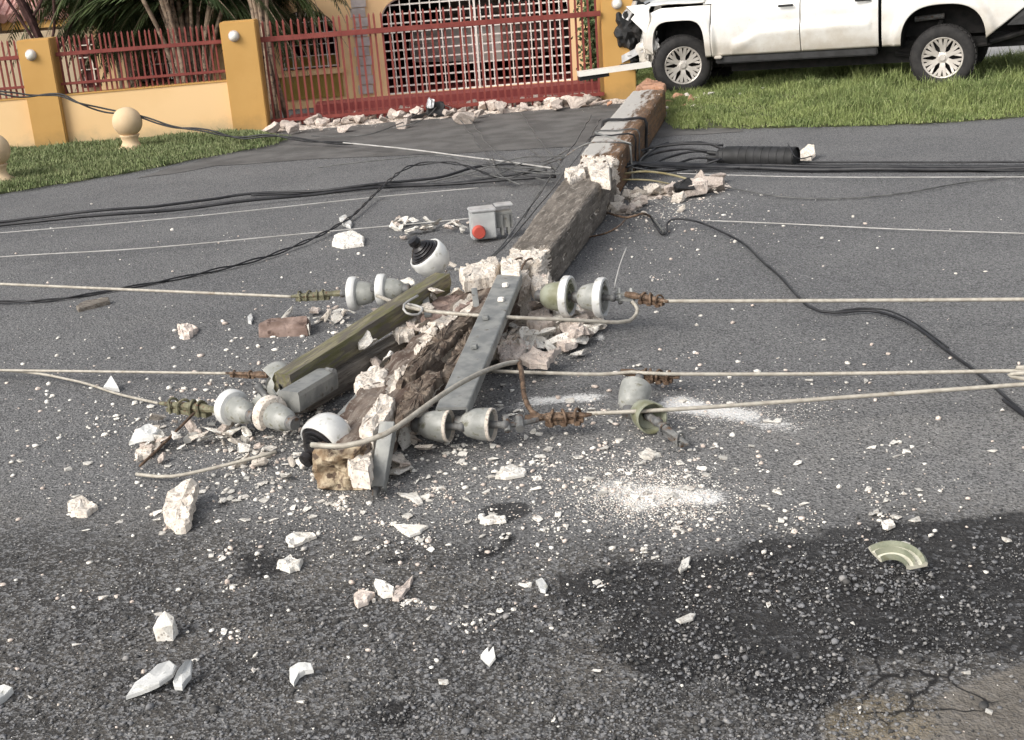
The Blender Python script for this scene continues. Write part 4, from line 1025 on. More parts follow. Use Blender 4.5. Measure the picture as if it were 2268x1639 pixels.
# large splintered slabs of the pole tip
def slab(name, pts, th, mat, parent=None, jag=.012, sub=3):
    """outline given as world points on the upper face; a real slab with thickness, roughened"""
    top = [Vector(p) for p in pts]; n = len(top); c = sum(top, Vector())/n
    bm = bmesh.new(); ring = []
    for i in range(n):
        a, b = top[i], top[(i+1) % n]; k = max(1, int((b-a).length/.018))
        for j in range(k):
            q = a.lerp(b, j/k); ring.append(q+Vector((noise.noise(q*40), noise.noise(q*40+Vector((5, 0, 0))), 0))*jag)
    m = len(ring); rings = [[bm.verts.new(q+Vector((0, 0, -th))+(q-c)*.02) for q in ring], [bm.verts.new(q+Vector((0, 0, -th*.25))) for q in ring]]
    for f in (.93, .75, .52, .28): rings.append([bm.verts.new(c.lerp(q, f)+Vector((0, 0, jag*(1.1*noise.noise(c.lerp(q, f)*26)+.6*noise.noise(c.lerp(q, f)*60))))) for q in ring])
    cv = bm.verts.new(c)
    for a, b in zip(rings[:-1], rings[1:]):
        for i in range(m): bm.faces.new((a[i], a[(i+1) % m], b[(i+1) % m], b[i]))
    for i in range(m): bm.faces.new((rings[-1][i], rings[-1][(i+1) % m], cv))
    bm.faces.new(list(reversed(rings[0])))
    bmesh.ops.recalc_face_normals(bm, faces=bm.faces[:])
    me = bpy.data.meshes.new(name); bm.to_mesh(me); bm.free(); me.materials.append(mat)
    o = bpy.data.objects.new(name, me); COL.objects.link(o)
    if parent: o.parent = parent
    return o
for pts, th, mt, z in ((((950, 740), (1010, 690), (1050, 700), (1040, 740), (985, 770), (935, 812), (925, 790)), .05, 'cream', .19), (((790, 830), (830, 805), (860, 820), (850, 850), (805, 862), (786, 850)), .05, 'cream', .19),
                       (((800, 930), (845, 868), (875, 880), (865, 915), (820, 960), (795, 950)), .06, 'cream', .2), (((770, 1010), (830, 970), (815, 1050), (780, 1045)), .06, 'cream', .14),
                       (((960, 660), (1050, 640), (1050, 672), (985, 700), (930, 700)), .06, 'brownchunk', .2), (((870, 720), (925, 700), (915, 735), (880, 745)), .04, 'cream', .16)):
    slab('spalled_slab', [G(x, y, z) for x, y in pts], th, M[mt], pole)
for pts, z in ((((1018, 594), (1060, 578), (1098, 564), (1106, 580), (1096, 604), (1028, 618)), .30), (((1110, 568), (1150, 574), (1153, 604), (1112, 602)), .32), (((1175, 628), (1182, 604), (1205, 612), (1218, 600), (1214, 630), (1190, 642)), .22), (((1250, 372), (1290, 362), (1298, 384), (1262, 398)), .325), (((1300, 362), (1348, 358), (1352, 398), (1310, 392)), .32)):
    slab('spalled_slab', [G(x, y, z) for x, y in pts], .07, M['cream'], pole, .012)
for p0, p1, wd, z0, z1 in (((1040, 690), (900, 830), .10, .24, .22), ((1000, 720), (880, 850), .07, .20, .20), ((1060, 720), (985, 830), .09, .22, .20), ((960, 820), (880, 930), .10, .21, .19), ((905, 765), (800, 880), .06, .15, .12)):
    a, b = G(*p0, z0), G(*p1, z1); t = (b-a).normalized(); sd = t.cross(Vector((0, 0, 1))).normalized()
    slab('splintered_skin', [a-sd*wd*.5, a+sd*wd*.3, a.lerp(b, .3)+sd*wd*.55, a.lerp(b, .7)+sd*wd*.4, b+sd*wd*.1, b-sd*wd*.15, a.lerp(b, .6)-sd*wd*.5, a.lerp(b, .25)-sd*wd*.45], .035, M['splinter'], pole, .016)
for px, py, h_, wd in ((1232, 600, .10, .022), (1245, 585, .07, .016), (1215, 625, .05, .03), (1290, 520, .05, .014), (1322, 470, .05, .012), (1190, 645, .09, .05)):
    b0 = G(px+6, py+10); k_ = Vector((1, 0, 0)); slab('pale_sliver', [b0+Vector((0, -.01, .02)), b0+Vector((wd, -.02, .03)), b0+Vector((wd*.7, -.005, h_*.7)), b0+Vector((wd*.3, 0, h_))], .012, M['chip'], pole, .002)
# bands and small fittings on the pole
def band(s, name='band', mat='blackcable', r=.012, up=1.05):
    q = [pp(s, -.04, .0), pp(s-.02, -.05, .55), pp(s, -.03, up), pp(s+.03, .5, up+.02), pp(s, 1.04, up-.02), pp(s+.02, 1.05, .5), pp(s, 1.03, 0)]
    MB().tube(spline(q, .05), r, 6).build(name, M[mat], pole)
band(s_at(1420, 345), mat='blackcable', r=.014); band(s_at(1400, 372), mat='greycable', r=.007, up=1.03); band(s_at(1395, 385), mat='blackcable', r=.008)
s_ = s_at(1390, 405)
MB().bar(pp(s_, -.10, .1), pp(s_, -.08, 1.05), .045, .012, up=(1, 0, 0)).build('bracket', M['galv'], pole)
MB().tube([pp(s_, -.1, 1.02), pp(s_-.1, .8, 1.3)], .008, 6).build('bolt', M['galv'], pole)

# ------------------------------------------------------------------ crossarms and metalwork
def beam(name, a, b, wd, ht, mat, label, cat, group=None, jag=0, hollow=False):
    a = Vector(a); b = Vector(b); L = (b-a).length; x = (b-a).normalized(); y = Vector((0, 0, 1)).cross(x).normalized(); z = x.cross(y)
    Mx = Matrix(((x.x, y.x, z.x, a.x), (x.y, y.y, z.y, a.y), (x.z, y.z, z.z, a.z), (0, 0, 0, 1)))
    bm = bmesh.new(); n = max(6, int(L/.05)); V = []; Fs = []; m = 16
    for i in range(n+1):
        for k in range(m):
            t = k/m*4; s_ = int(t); f = t-s_; c = [(-1, -1), (1, -1), (1, 1), (-1, 1)]; p = c[s_]; q = c[(s_+1) % 4]; u_, v_ = p[0]+(q[0]-p[0])*f, p[1]+(q[1]-p[1])*f
            if f == 0: u_ *= .93; v_ *= .93
            xx = L*i/n; e = jag*noise.noise((k*.8, i*.3, L)) if i in (0, n) else 0
            d = 1+.03*noise.noise((xx*5, u_*2, v_*2))*(1 if jag else 0)
            V.append((xx+e, u_*wd/2*d, v_*ht/2*d))
    for i in range(n):
        for k in range(m): k2 = (k+1) % m; Fs.append((i*m+k, (i+1)*m+k, (i+1)*m+k2, i*m+k2))
    Fs.append(tuple(range(m))); Fs.append(tuple(n*m+k for k in range(m-1, -1, -1)))
    o = mk(name, V, Fs, mat); bm.free(); o.matrix_world = Mx
    return tag(o, label, cat, group) if label else o
arm = beam('crossarm', G(980, 626, .24), G(628, 852, .17), .095, .105, M['mosswood'], 'mossy green wooden crossarm lying left of the pole', 'crossarm', jag=.03)
beam('crossarm', G(905, 752, .07), G(660, 890, .07), .10, .10, M['greywood'], 'grey splintered timber under the mossy crossarm', 'timber', jag=.06)
ch = empty('steel_channel', (0, 0, 0), 0, 'long galvanised steel channel leaning along the broken pole tip', 'steel channel')
a, b = G(1128, 610, .30), G(1000, 905, .17)
beam('web', a, b, .125, .012, M['galv'], None, None).parent = ch
d = (b-a).normalized(); sd = d.cross(Vector((0, 0, 1))).normalized()
for k in (-1, 1): beam('flange', a+sd*k*.06-Vector((0, 0, .022)), b+sd*k*.06-Vector((0, 0, .022)), .008, .045, M['galv'], None, None).parent = ch
for t in (.12, .25, .40, .62):
    q = a.lerp(b, t)+sd*random.uniform(-.02, .03); MB().lathe([(0, .018), (.014, .018), (.017, .01), (.017, 0)], 6, M=Matrix.Translation(q+Vector((0, 0, .008)))).build('bolt', M['galv'] if t > .3 else M['chip'], ch)
ch2 = empty('steel_bracket', (0, 0, 0), 0, 'grey steel bracket standing at the tip of the pole beside its cut end', 'bracket')
a, b = G(858, 935, .22), G(834, 1078, .04)
beam('plate', a, b, .058, .012, M['galv'], None, None).parent = ch2; beam('flange', a+Vector((.026, 0, -.02)), b+Vector((.026, 0, -.016)), .008, .035, M['galv'], None, None).parent = ch2
beam('foot', b, G(833, 1092, .015), .055, .02, M['galv_dk'], None, None).parent = ch2
ch3 = empty('steel_bracket', (0, 0, 0), 0, 'short grey box bracket crossing the lower end of the crossarm', 'bracket')
a, b = G(640, 890, .16), G(726, 838, .15)
beam('box', a, b, .10, .09, M['galv'], None, None).parent = ch3
MB().tube([b+Vector((0, 0, .04)), b+Vector((.04, -.06, .05))], .012, 6).build('bolt', M['galv_dk'], ch3)
cf = MB().tube([G(748, 945, .10), G(815, 868, .12)], [.035, .033], 12).build('steel_pipe', M['galv'], auto=True); tag(cf, 'short bluish grey steel pipe beside the pole tip', 'pipe')
def plate_bar(p, q, wd, label):
    o = beam('steel_strap', p, q, wd, .012, M['galv'], label, 'steel strap'); return o
plate_bar(G(940, 640, .24), G(948, 700, .20), .035, 'small upright grey strap fixed to the mossy crossarm')
plate_bar(G(1050, 640, .26), G(1058, 700, .18), .03, 'small grey strap beside the long steel channel')

# ------------------------------------------------------------------ insulators
def bell(center, axis, R0, label, dome='grey_porc', rim='porcelain', broken=0, group='porcelain bell insulators of the pole', k=1.0, seed=0, bare=False):
    """axis points out of the open side"""
    r = bpy.data.objects.new('bell_insulator', None); COL.objects.link(r); r.matrix_world = frameM(center, axis, Vector((.3, .2, 1))); tag(r, label, 'insulator', group)
    d = R0*(.92 if bare else .72); L = .115*k
    MB().lathe([(0, -L-.03), (.026, -L-.03), (.03, -L-.02), (.03, -L+.01), (.02, -L+.02)], 20).build('cap', M['galv_dk'], r, auto=True)
    dp = [(.026, -L), (d*.55, -L*.96), (d*.80, -L*.80), (d*.93, -L*.55), (d, -L*.25)]
    if bare: sp = dp+[(d*1.02, 0), (d*1.02, .012), (d*.93, .014), (d*.86, .0), (d*.8, -.03), (d*.4, -.04), (.02, -.04)]; ms = [0]*5+[1, 1, 1]+[0]*4; ms = ms[:len(sp)-1]
    else: sp = dp+[(d*1.0, -.022), (R0*.93, -.018), (R0, -.010), (R0*1.01, .010), (R0*.99, .022), (R0*.90, .026), (R0*.84, .012), (R0*.74, .006), (R0*.70, .022), (R0*.62, .022), (R0*.58, .0), (R0*.40, -.004), (R0*.36, .014), (R0*.28, .014), (.02, -.01)]; ms = [0]*5+[1]*6+[0]*20; ms = ms[:len(sp)-1]
    sh = MB().lathe(sp, 48, ms=ms)
    if broken:
        rr = random.Random(seed); a0 = rr.uniform(0, 6.28) if seed < 50 else 0
        keep = []; km = []
        for f, m in zip(sh.f, sh.m):
            c = sum((sh.v[i] for i in f), Vector())/len(f); an = (math.atan2(c.y, c.x)-a0) % 6.283; rd = math.hypot(c.x, c.y)/R0
            if an < broken and rd > .74+.2*abs(noise.noise((an*3, seed, 0)))-.08*(an/broken) and c.z > -L*.45: continue
            keep.append(f); km.append(m)
        sh.f = keep; sh.m = km
    o = sh.build('shed', [M[dome], M[rim]], r, auto=True)
    MB().lathe([(.02, -.03), (.016, .0), (.014, .05*k), (.02, .06*k), (.018, .075*k), (0, .08*k)], 14).build('pin', M['galv_dk'], r, smooth=True)
    return r
def axisp(a, b): return (Vector(b)-Vector(a)).normalized()
# right string (olive domes, white rims)
o1, o2 = G(1262, 660, .20), G(1335, 660, .20); ax_ = axisp(o1, o2)+Vector((0, -.10, .0))
bell(G(1255, 657, .2), ax_, .105, 'mossy bell insulator with white rim, the one nearer the pole on the right string', 'olive_porc', k=1.15)
bell(G(1330, 659, .2), ax_, .10, 'outer bell insulator with pale rim on the right string beside the long wire', 'grey_porc', k=1.0)
axl = axisp(G(850, 645, .2), G(775, 645, .2))+Vector((.0, -.12, 0))
bell(G(848, 642, .22), axl, .085, 'grey-white bell insulator touching the mossy crossarm on its left side', 'grey_porc', k=1.0)
bell(G(785, 650, .2), axl, .09, 'white-rimmed bell insulator at the outer left end of the upper left string', 'grey_porc', k=1.0)
axc = axisp(G(610, 930, .12), G(520, 895, .12))+Vector((0, -.1, .05))
bell(G(600, 918, .13), axc, .078, 'chipped bell insulator lying against the white ball at the lower left', 'grey_porc', 'cream', broken=2.2, seed=3, k=1.15)
bell(G(515, 903, .12), axc, .078, 'broken bell insulator with cream fracture at the lower left string end', 'grey_porc', 'porcelain', broken=1.8, seed=8, k=1.15)
bell(G(612, 838, .12), axc+Vector((0, .4, .3)), .085, 'dull grey bell insulator behind the lower end of the mossy crossarm', 'grey_porc', 'grey_porc', broken=1.2, seed=5, bare=True)
bell(G(592, 882, .14), axc+Vector((.2, -.3, .5)), .085, 'small grey bell insulator between the crossarm foot and broken string', 'grey_porc', 'grey_porc', broken=1.5, seed=6, bare=True)
axe = axisp(G(980, 945, .12), G(1070, 942, .12))+Vector((0, -.22, 0))
bell(G(990, 944, .10), axe, .068, 'grey bell insulator right of the pole tip, first of the lower right string', 'grey_porc', 'cream', k=1.0, bare=True)
bell(G(1085, 940, .10), axe, .070, 'grey bell insulator facing the dark drop wire on the lower right string', 'grey_porc', 'cream', k=1.0, bare=True)
axf = axisp(G(1405, 865, .1), G(1445, 930, .1))
bell(G(1408, 862, .09), Vector((.25, .6, .35)), .07, 'pale round insulator under the middle wire on the right', 'grey_porc', 'grey_porc', k=1.0, bare=True)
bell(G(1442, 925, .07), axf+Vector((.2, -.1, .1)), .068, 'greenish bell insulator crossed by the lowest wire on the right', 'olive_porc', 'olive_porc', k=1.1, bare=True)
def pin_ins(center, axis, label, sc=1.0):
    r = bpy.data.objects.new('post_insulator', None); COL.objects.link(r); r.matrix_world = frameM(center, axis) @ Matrix.Scale(sc, 4); tag(r, label, 'insulator', 'round white insulators with black cores')
    MB().lathe([(0, -.105), (.04, -.10), (.075, -.08), (.097, -.045), (.105, -.005), (.103, .025), (.098, .04), (.092, .042), (.09, .036)], 44).build('bowl', M['porcelain'], r, smooth=True)
    pr = [(.093, .036), (.080, .044), (.078, .052), (.072, .054)]
    for k in range(3): z = .056+.012*k; q = .066-.011*k; pr += [(q, z), (q+.005, z+.005), (q-.003, z+.011)]
    pr += [(.030, .098), (.030, .112), (.034, .118), (.030, .14), (.0, .144)]
    MB().lathe(pr, 40).build('core', M['black_gloss'], r, auto=True)
vd = (Vector((0, 0, EYE))-G(945, 575, .3)).normalized()
pin_ins(G(951, 570, .34), vd*.30+Vector((-.42, .1, .50)), 'white ball insulator with black cap on top of the crossarm head', 1.0)
vd = (Vector((0, 0, EYE))-G(710, 980, .2)).normalized()
pin_ins(G(722, 972, .15), vd*.55+Vector((-.55, -.1, -.50)), 'white egg-shaped insulator with black ribbed core at the pole tip', .93)

# dead-end clamps: body bar with U-bolts
def clamp(a, b, mat, label, n=3, r=.022):
    a = Vector(a); b = Vector(b); ro = empty('cable_clamp', a, 0, label, 'clamp', 'bolted wire clamps'); d = b-a; t = d.normalized(); sd = t.cross(Vector((0, 0, 1))).normalized()
    m = MB(); m.tube([Vector((0, 0, 0)), d*.25, d*.7, d], [r*.4, r*.85, r*.6, r*.3], 8); m.bar(d*.15+Vector((0, 0, -r)), d*.85+Vector((0, 0, -r*.8)), r*1.4, r*.7); m.build('body', M[mat], ro)
    for k in range(n):
        c = d*(.25+.5*k/max(1, n-1)); q = []
        for i in range(9):
            an = math.pi*i/8; q.append(c+sd*math.cos(an)*r*1.05+Vector((0, 0, math.sin(an)*r*1.1))+t*r*.4*math.sin(k*2.1+an))
        q = [q[0]-Vector((0, 0, r*1.2))]+q+[q[-1]-Vector((0, 0, r*1.2))]
        MB().tube(q, r*random.uniform(.2, .3), 6).build('u_bolt', M[mat], ro)
        MB().lathe([(0, 0), (r*.6, 0), (r*.6, r*.6), (0, r*.6)], 6, M=Matrix.Translation(c+sd*r*1.05-Vector((0, 0, r*1.3)))).build('nut', M[mat], ro)
    MB().tube([-t*.05+Vector((0, 0, .0)), Vector((0, 0, 0)), t*.03], [.014, .018, .014], 8).build('eye', M[mat], ro)
clamp(G(1405, 655, .20), G(1480, 668, .19), 'rust', 'rusty clamp joining the right string to the top wire')
clamp(G(745, 650, .19), G(640, 657, .18), 'mossclamp', 'mossy clamp left of the upper left insulator string', 4)
clamp(G(480, 908, .11), G(355, 893, .09), 'mossclamp', 'mossy rusted clamp at the far end of the lower left string', 4, .026)
clamp(G(575, 830, .08), G(500, 826, .07), 'rust', 'small rusty clamp on the wire left of the crossarm foot', 2, .014)
clamp(G(1190, 925, .08), G(1310, 918, .09), 'rust', 'rusty bolted clamp where the dark drop wire meets the lowest wire', 3, .024)
clamp(G(1400, 826, .08), G(1505, 836, .07), 'rust', 'knobbly rusty clamp on the middle right wire', 4, .022)
clamp(G(1455, 935, .07), G(1525, 985, .05), 'galv_dk', 'dull grey clamp hanging below the greenish insulator', 2, .02)
lk = MB(); lk.tube(spline([G(1100, 942, .10), G(1140, 940, .09), G(1190, 930, .08)], .03), .012, 8); lk.tube([G(1120, 925, .12), G(1125, 955, .08)], .014, 8); lk.tube([G(1150, 925, .1), G(1152, 950, .08)], .018, 8)
tag(lk.build('shackle', M['galv_dk'], auto=True), 'grey shackle between the lower right string and rusty clamp', 'shackle')
lk = MB(); lk.bar(G(1362, 650, .2), G(1405, 652, .2), .03, .012); lk.bar(G(1362, 662, .18), G(1405, 664, .18), .03, .012); lk.tube([G(1372, 640, .22), G(1374, 672, .16)], .012, 8); lk.tube([G(1398, 640, .22), G(1400, 672, .16)], .012, 8)
tag(lk.build('shackle', M['galv']), 'pale twin-plate shackle at the outer end of the right string', 'shackle')

# ------------------------------------------------------------------ wires and cables
def wire(pts, r, mat, name, label, cat='wire', group=None, n=7, wob=0, twist=0, step=.05):
    w_ = [G(p[0], p[1], p[2] if len(p) > 2 else .03) for p in pts]
    if pts[-1][0] > 2290: w_.append(w_[-1]+(w_[-1]-w_[-2]).normalized()*7); w_[-1].z = max(.04, w_[-2].z)
    if pts[0][0] < -100: w_.insert(0, w_[0]+(w_[0]-w_[1]).normalized()*6); w_[0].z = max(.04, w_[1].z)
    q = spline(w_, step)
    if wob: q = [p+Vector((noise.noise(p*1.7), noise.noise(p*1.7+Vector((7, 0, 0))), max(-.3, noise.noise(p*1.3+Vector((0, 7, 0))))))*wob for p in q]
    m = MB()
    if twist:
        m1 = []; m2 = []
        for i, p in enumerate(q):
            t = (q[min(i+1, len(q)-1)]-q[max(0, i-1)]).normalized(); u_ = t.orthogonal().normalized() if abs(t.z) > .9 else t.cross(Vector((0, 0, 1))).normalized(); v_ = u_.cross(t)
            op = 1+1.8*max(0, noise.noise((i*.05*step*8, twist, 0)))
            a = i*step*2*math.pi/.5; m1.append(p+(u_*math.cos(a)+v_*math.sin(a))*r*1.1*op); m2.append(p-(u_*math.cos(a)+v_*math.sin(a))*r*1.1*op)
        m.tube(m1, r, n); m.tube(m2, r, n)
    else: m.tube(q, r, n)
    o = m.build(name, M[mat], smooth=True); return tag(o, label, cat, group)
WG = 'downed wires across the road'
C = 'conductor'
wire([(-400, 612, .2), (0, 629, .2), (320, 643, .19), (645, 657, .18)], .0085, C, 'power_line', 'thick pale wire from the left edge to the upper left insulators', group=WG)
wire([(1470, 667, .19), (1800, 666, .17), (2268, 663, .17), (2700, 660, .2)], .0095, C, 'power_line', 'topmost thick pale wire running to the right edge', group=WG)
wire([(835, 655, .22), (880, 672, .25), (925, 685, .25), (1000, 694, .25), (1110, 702, .24), (1250, 708, .20), (1370, 714, .14), (1402, 705, .13), (1412, 685, .16), (1400, 668, .19)], .0095, C, 'jumper_wire', 'thick bent jumper wire joining the left and right upper strings', group=WG)
wire([(925, 655, .27), (895, 675, .28), (900, 693, .27), (925, 697, .25), (935, 682, .26), (905, 673, .26), (880, 664, .25)], .006, 'thinwire', 'tie_wire', 'small loop of tie wire on the mossy crossarm', group=WG)
wire([(-400, 815, .06), (0, 820, .06), (300, 824, .05), (575, 828, .07)], .007, C, 'power_line', 'pale wire low on the left, ending behind the crossarm foot', group=WG)
wire([(-400, 810, .05), (0, 820, .05), (160, 842, .03), (260, 872, .02), (350, 893, .06)], .0065, C, 'power_line', 'thin pale wire slanting down to the lower left clamp', group=WG)
wire([(1090, 822, .12), (1180, 825, .11), (1330, 829, .09), (1400, 824, .09), (1470, 828, .09), (1800, 828, .07), (2268, 821, .10), (2700, 815, .12)], .0085, C, 'power_line', 'middle pale wire running to the right edge', group=WG)
wire([(1300, 916, .09), (1500, 906, .10), (1800, 885, .10), (2268, 851, .14), (2700, 820, .2)], .0088, C, 'power_line', 'lowest pale wire rising to the right edge', group=WG)
wire([(690, 985, .20), (760, 988, .21), (830, 970, .23), (880, 945, .25), (985, 870, .28), (1060, 828, .26), (1120, 806, .2), (1150, 802, .18)], .0105, C, 'jumper_wire', 'thick pale jumper passing over the pole tip past the white egg insulator', group=WG)
wire([(1150, 800, .18), (1156, 830, .17), (1162, 880, .13), (1178, 912, .10), (1205, 926, .08)], .011, 'rust', 'drop_wire', 'short dark curved wire dropping to the rusty clamp', group=WG)
wire([(310, 1032, .02), (360, 985, .04), (430, 915, .10)], .006, 'rust', 'tie_wire', 'thin brown wire leaning on the rubble at the lower left', group=WG)
wire([(302, 1050, .02), (380, 1055, .03), (500, 1030, .05), (612, 1000, .08)], .0075, C, 'power_line', 'faint wire curving below the lower left insulators', group=WG)
wire([(1360, 640, .22), (1372, 590, .30), (1388, 548, .36)], .0035, 'thinwire', 'tie_wire', 'short pale wire sticking up from the right string', group=WG)
T = 'thinwire'
wire([(-400, 550, .04), (0, 516, .04), (400, 482, .03), (820, 438, .03), (1060, 416, .03)], .0045, T, 'wire', 'thin pale wire, upper of the two thin ones crossing the left road', group=WG)
wire([(-400, 600, .04), (0, 569, .04), (330, 549, .03), (700, 515, .03), (900, 497, .03), (1040, 484, .05)], .0045, T, 'wire', 'thin pale wire, lower of the two thin ones crossing the left road', group=WG)
wire([(1500, 384, .04), (1800, 392, .03), (2268, 392, .03), (2600, 392, .03)], .004, T, 'wire', 'thin pale wire below the black cable bundle on the right', group=WG)
wire([(1560, 488, .02), (1750, 496, .02), (2000, 508, .02), (2268, 517, .02), (2600, 530, .02)], .004, T, 'wire', 'faint thin wire across the right lane below the cables', group=WG)
B = 'blackcable'
CG = 'black cables across the far lane'
wire([(-300, 510, .03), (0, 489, .03), (300, 460, .04), (560, 428, .04), (760, 418, .04), (960, 394, .05), (1060, 368, .07), (1160, 366, .08), (1225, 374, .1)], .012, B, 'cable', 'upper black cable from the left edge to the pole', 'cable', CG, wob=.03)
wire([(-300, 520, .03), (0, 497, .03), (300, 472, .04), (600, 441, .04), (900, 412, .04), (1100, 400, .05), (1230, 392, .08)], .0135, B, 'cable', 'lower black cable from the left edge to the pole', 'cable', CG, wob=.025)
wire([(560, 432, .03), (800, 416, .03), (1000, 403, .04), (1210, 380, .08)], .010, B, 'cable', 'thin black cable between the two cables left of the pole', 'cable', CG, wob=.04)
wire([(0-300, 680, .02), (0, 669, .02), (140, 659, .02), (300, 632, .02), (420, 610, .02), (560, 578, .02), (690, 532, .02), (760, 492, .03), (820, 440, .05), (880, 385, .09), (930, 362, .12), (1010, 360, .12), (1080, 385, .08), (1130, 400, .05)], .0055, B, 'cable', 'black cable curving from the left edge up to the pole', 'cable', CG, twist=3, wob=.02)
for i, (y0, y1, r_, lb) in enumerate(((352, 357, .009, 'top black cable of the bundle right of the pole'), (362, 366, .013, 'second black cable of the bundle right of the pole'), (370, 371, .020, 'thick black cable at the bottom of the bundle right of the pole'), (357, 376, .007, 'thin crossing black cable in the bundle right of the pole'))):
    wire([(1385, 372-6*i, .15), (1440, 362+3*i, .1), (1600, 362+4*i, .04), (1800, y0+5, .03), (2268, y1+2, .03), (2600, y1+4, .03)], r_, B, 'cable', lb, 'cable', CG, wob=.02)
wire([(1395, 372, .14), (1500, 392, .05), (1580, 412, .02), (1700, 432, .02), (1850, 438, .02), (2000, 426, .02), (2150, 402, .02), (2268, 388, .02), (2500, 360, .02)], .0055, 'greycable', 'cable', 'thin grey cable sagging across the right lane', 'cable', CG, wob=.02)
wire([(1440, 478, .03), (1462, 516, .02), (1476, 512, .02), (1478, 492, .04), (1500, 483, .06), (1560, 494, .05), (1640, 535, .03), (1710, 595, .02), (1760, 648, .02), (1800, 682, .02), (1850, 692, .02), (1930, 688, .02), (2000, 710, .02), (2080, 760, .02), (2180, 835, .02), (2290, 930, .02), (2400, 1010, .02)], .0075, B, 'cable', 'black cable snaking from the pole rubble to the lower right edge', 'cable', CG, wob=.015)
wire([(1850, 690, .02), (1900, 683, .03), (1960, 686, .03), (2020, 712, .02), (2100, 770, .02)], .0045, B, 'cable', 'thin black strand riding beside the snaking cable', 'cable', CG)
wire([(1400, 470, .03), (1440, 478, .05), (1460, 500, .03), (1470, 514, .02)], .008, 'greycable', 'cable', 'short black cable end beside the right rubble pile', 'cable', CG)
# service drop, twisted, from the left over the pillar to the gate rubble then on as bare pale wire
def swire(pts, r, mat, name, label, group=None, twist=0, wob=0):
    q = []
    for px, py, y in pts: q.append(onw(px, py, y, 0))
    q = spline(q, .05); m = MB()
    if twist:
        m1 = []; m2 = []
        for i, p in enumerate(q):
            a = i*.05*2*math.pi/1.1+twist; op = 1.1+2.6*abs(noise.noise((i*.06, twist, 0))); o_ = Vector((.3*math.cos(a), 0, math.sin(a)))*r*op; m1.append(p+o_); m2.append(p-o_)
        m.tube(m1, r, 7); m.tube(m2, r, 7)
    else: m.tube(q, r, 7)
    return tag(m.build(name, M[mat], smooth=True), label, 'cable', group)
swire([(-200, 175, 15.1), (0, 205, 15.0), (60, 212, 15.0), (130, 210, 14.95), (175, 228, 14.8), (230, 244, 14.8), (300, 255, 14.7), (380, 280, 14.6), (450, 288, 14.5), (530, 305, 14.4), (600, 300, 14.3), (690, 312, 14.0), (780, 318, 13.6)], .010, B, 'service_cable', 'twisted dark cable sagging in front of the peach wall', CG, twist=1)
wire([(760, 316, .1), (900, 330, .06), (1040, 348, .05), (1120, 358, .07), (1220, 372, .2)], .0075, T, 'wire', 'pale bare wire from the gate rubble to the pole', group=WG)
tn = [((1015, 258, .05), (1060, 320, .06), (1130, 405, .05)), ((1150, 250, .03), (1190, 305, .1), (1245, 368, .3)), ((1310, 255, .05), (1270, 320, .2), (1215, 400, .15), (1110, 540, .25), (1040, 610, .3)), ((860, 285, .03), (930, 268, .1), (975, 235, .12), (1000, 240, .1)), ((690, 300, .05), (800, 300, .06), (880, 275, .08), (935, 245, .1)), ((1070, 350, .05), (1130, 378, .08), (1240, 385, .2)), ((1170, 330, .04), (1200, 350, .1), (1235, 378, .2)), ((1215, 402, .15), (1180, 445, .1), (1160, 480, .06)), ((1060, 375, .05), (1120, 395, .1), (1190, 372, .12), (1240, 352, .3))]
lbs = ['thin dark wire crossing the tangle left of the pole', 'thin dark wire reaching from the gate to the pole band', 'long thin wire running beside the pole down to the first break chunks', 'dark wire arching over the black bundle in the gate rubble', 'thin wire hugging the rubble at the gate foot', 'dark wire in the cable tangle just left of the pole', 'short pale wire at the pole shoulder', 'short dark wire below the cable tangle', 'uppermost dark wire of the tangle left of the pole']
tn += [((700, 372, .03), (860, 352, .08), (980, 345, .1), (1100, 372, .08), (1235, 372, .2)), ((1040, 262, .05), (1090, 330, .08), (1160, 372, .1), (1225, 380, .2)), ((940, 405, .03), (1050, 380, .08), (1150, 352, .2), (1250, 345, .35)), ((1090, 345, .06), (1105, 385, .1), (1150, 410, .04)), ((1330, 262, .1), (1290, 330, .3), (1240, 395, .2), (1180, 470, .2), (1090, 570, .25)), ((1000, 372, .05), (1080, 392, .05), (1160, 362, .12), (1210, 358, .2), (1260, 330, .35)), ((1120, 372, .06), (1170, 392, .06), (1225, 402, .1))]
lbs += ['dark wire arching low from the left lane into the tangle', 'dark wire dropping from the gate rubble into the tangle', 'dark wire rising from the lane to the rusty pole shoulder', 'small kinked wire standing in the middle of the tangle', 'second long thin wire beside the pole, right of the first', 'wavy dark wire through the centre of the tangle', 'short dark wire lying lowest in the tangle']
for p, lb in zip(tn, lbs): wire(p, .0058, 'greycable', 'wire', lb, group='tangled wires at the pole', wob=.02)
wire([(1240, 355, .3), (1300, 318, .42), (1375, 316, .42), (1400, 322, .3)], .006, 'galv_dk', 'wire', 'stiff grey wire laid over the rusty pole top', group='tangled wires at the pole')
# guy strands right of the pole
wire([(1390, 480, .03), (1360, 505, .12), (1330, 520, .05), (1290, 530, .02)], .006, 'rust', 'wire', 'rusty wire bent around the right side of the pole', group='tangled wires at the pole', wob=.02)
wire([(1345, 470, .05), (1385, 480, .1), (1420, 470, .12), (1445, 482, .02)], .008, 'rust', 'wire', 'rusty wire lying on the rubble pile right of the pole', group='tangled wires at the pole', wob=.03)
wire([(1370, 388, .1), (1430, 382, .12), (1500, 390, .08), (1550, 405, .02)], .009, 'straw', 'wire', 'yellowish frayed rope over the right rubble', group='tangled wires at the pole', wob=.02)
wire([(1375, 400, .1), (1440, 402, .08), (1490, 410, .03)], .007, 'straw', 'wire', 'shorter frayed rope beside the yellowish one', group='tangled wires at the pole', wob=.02)
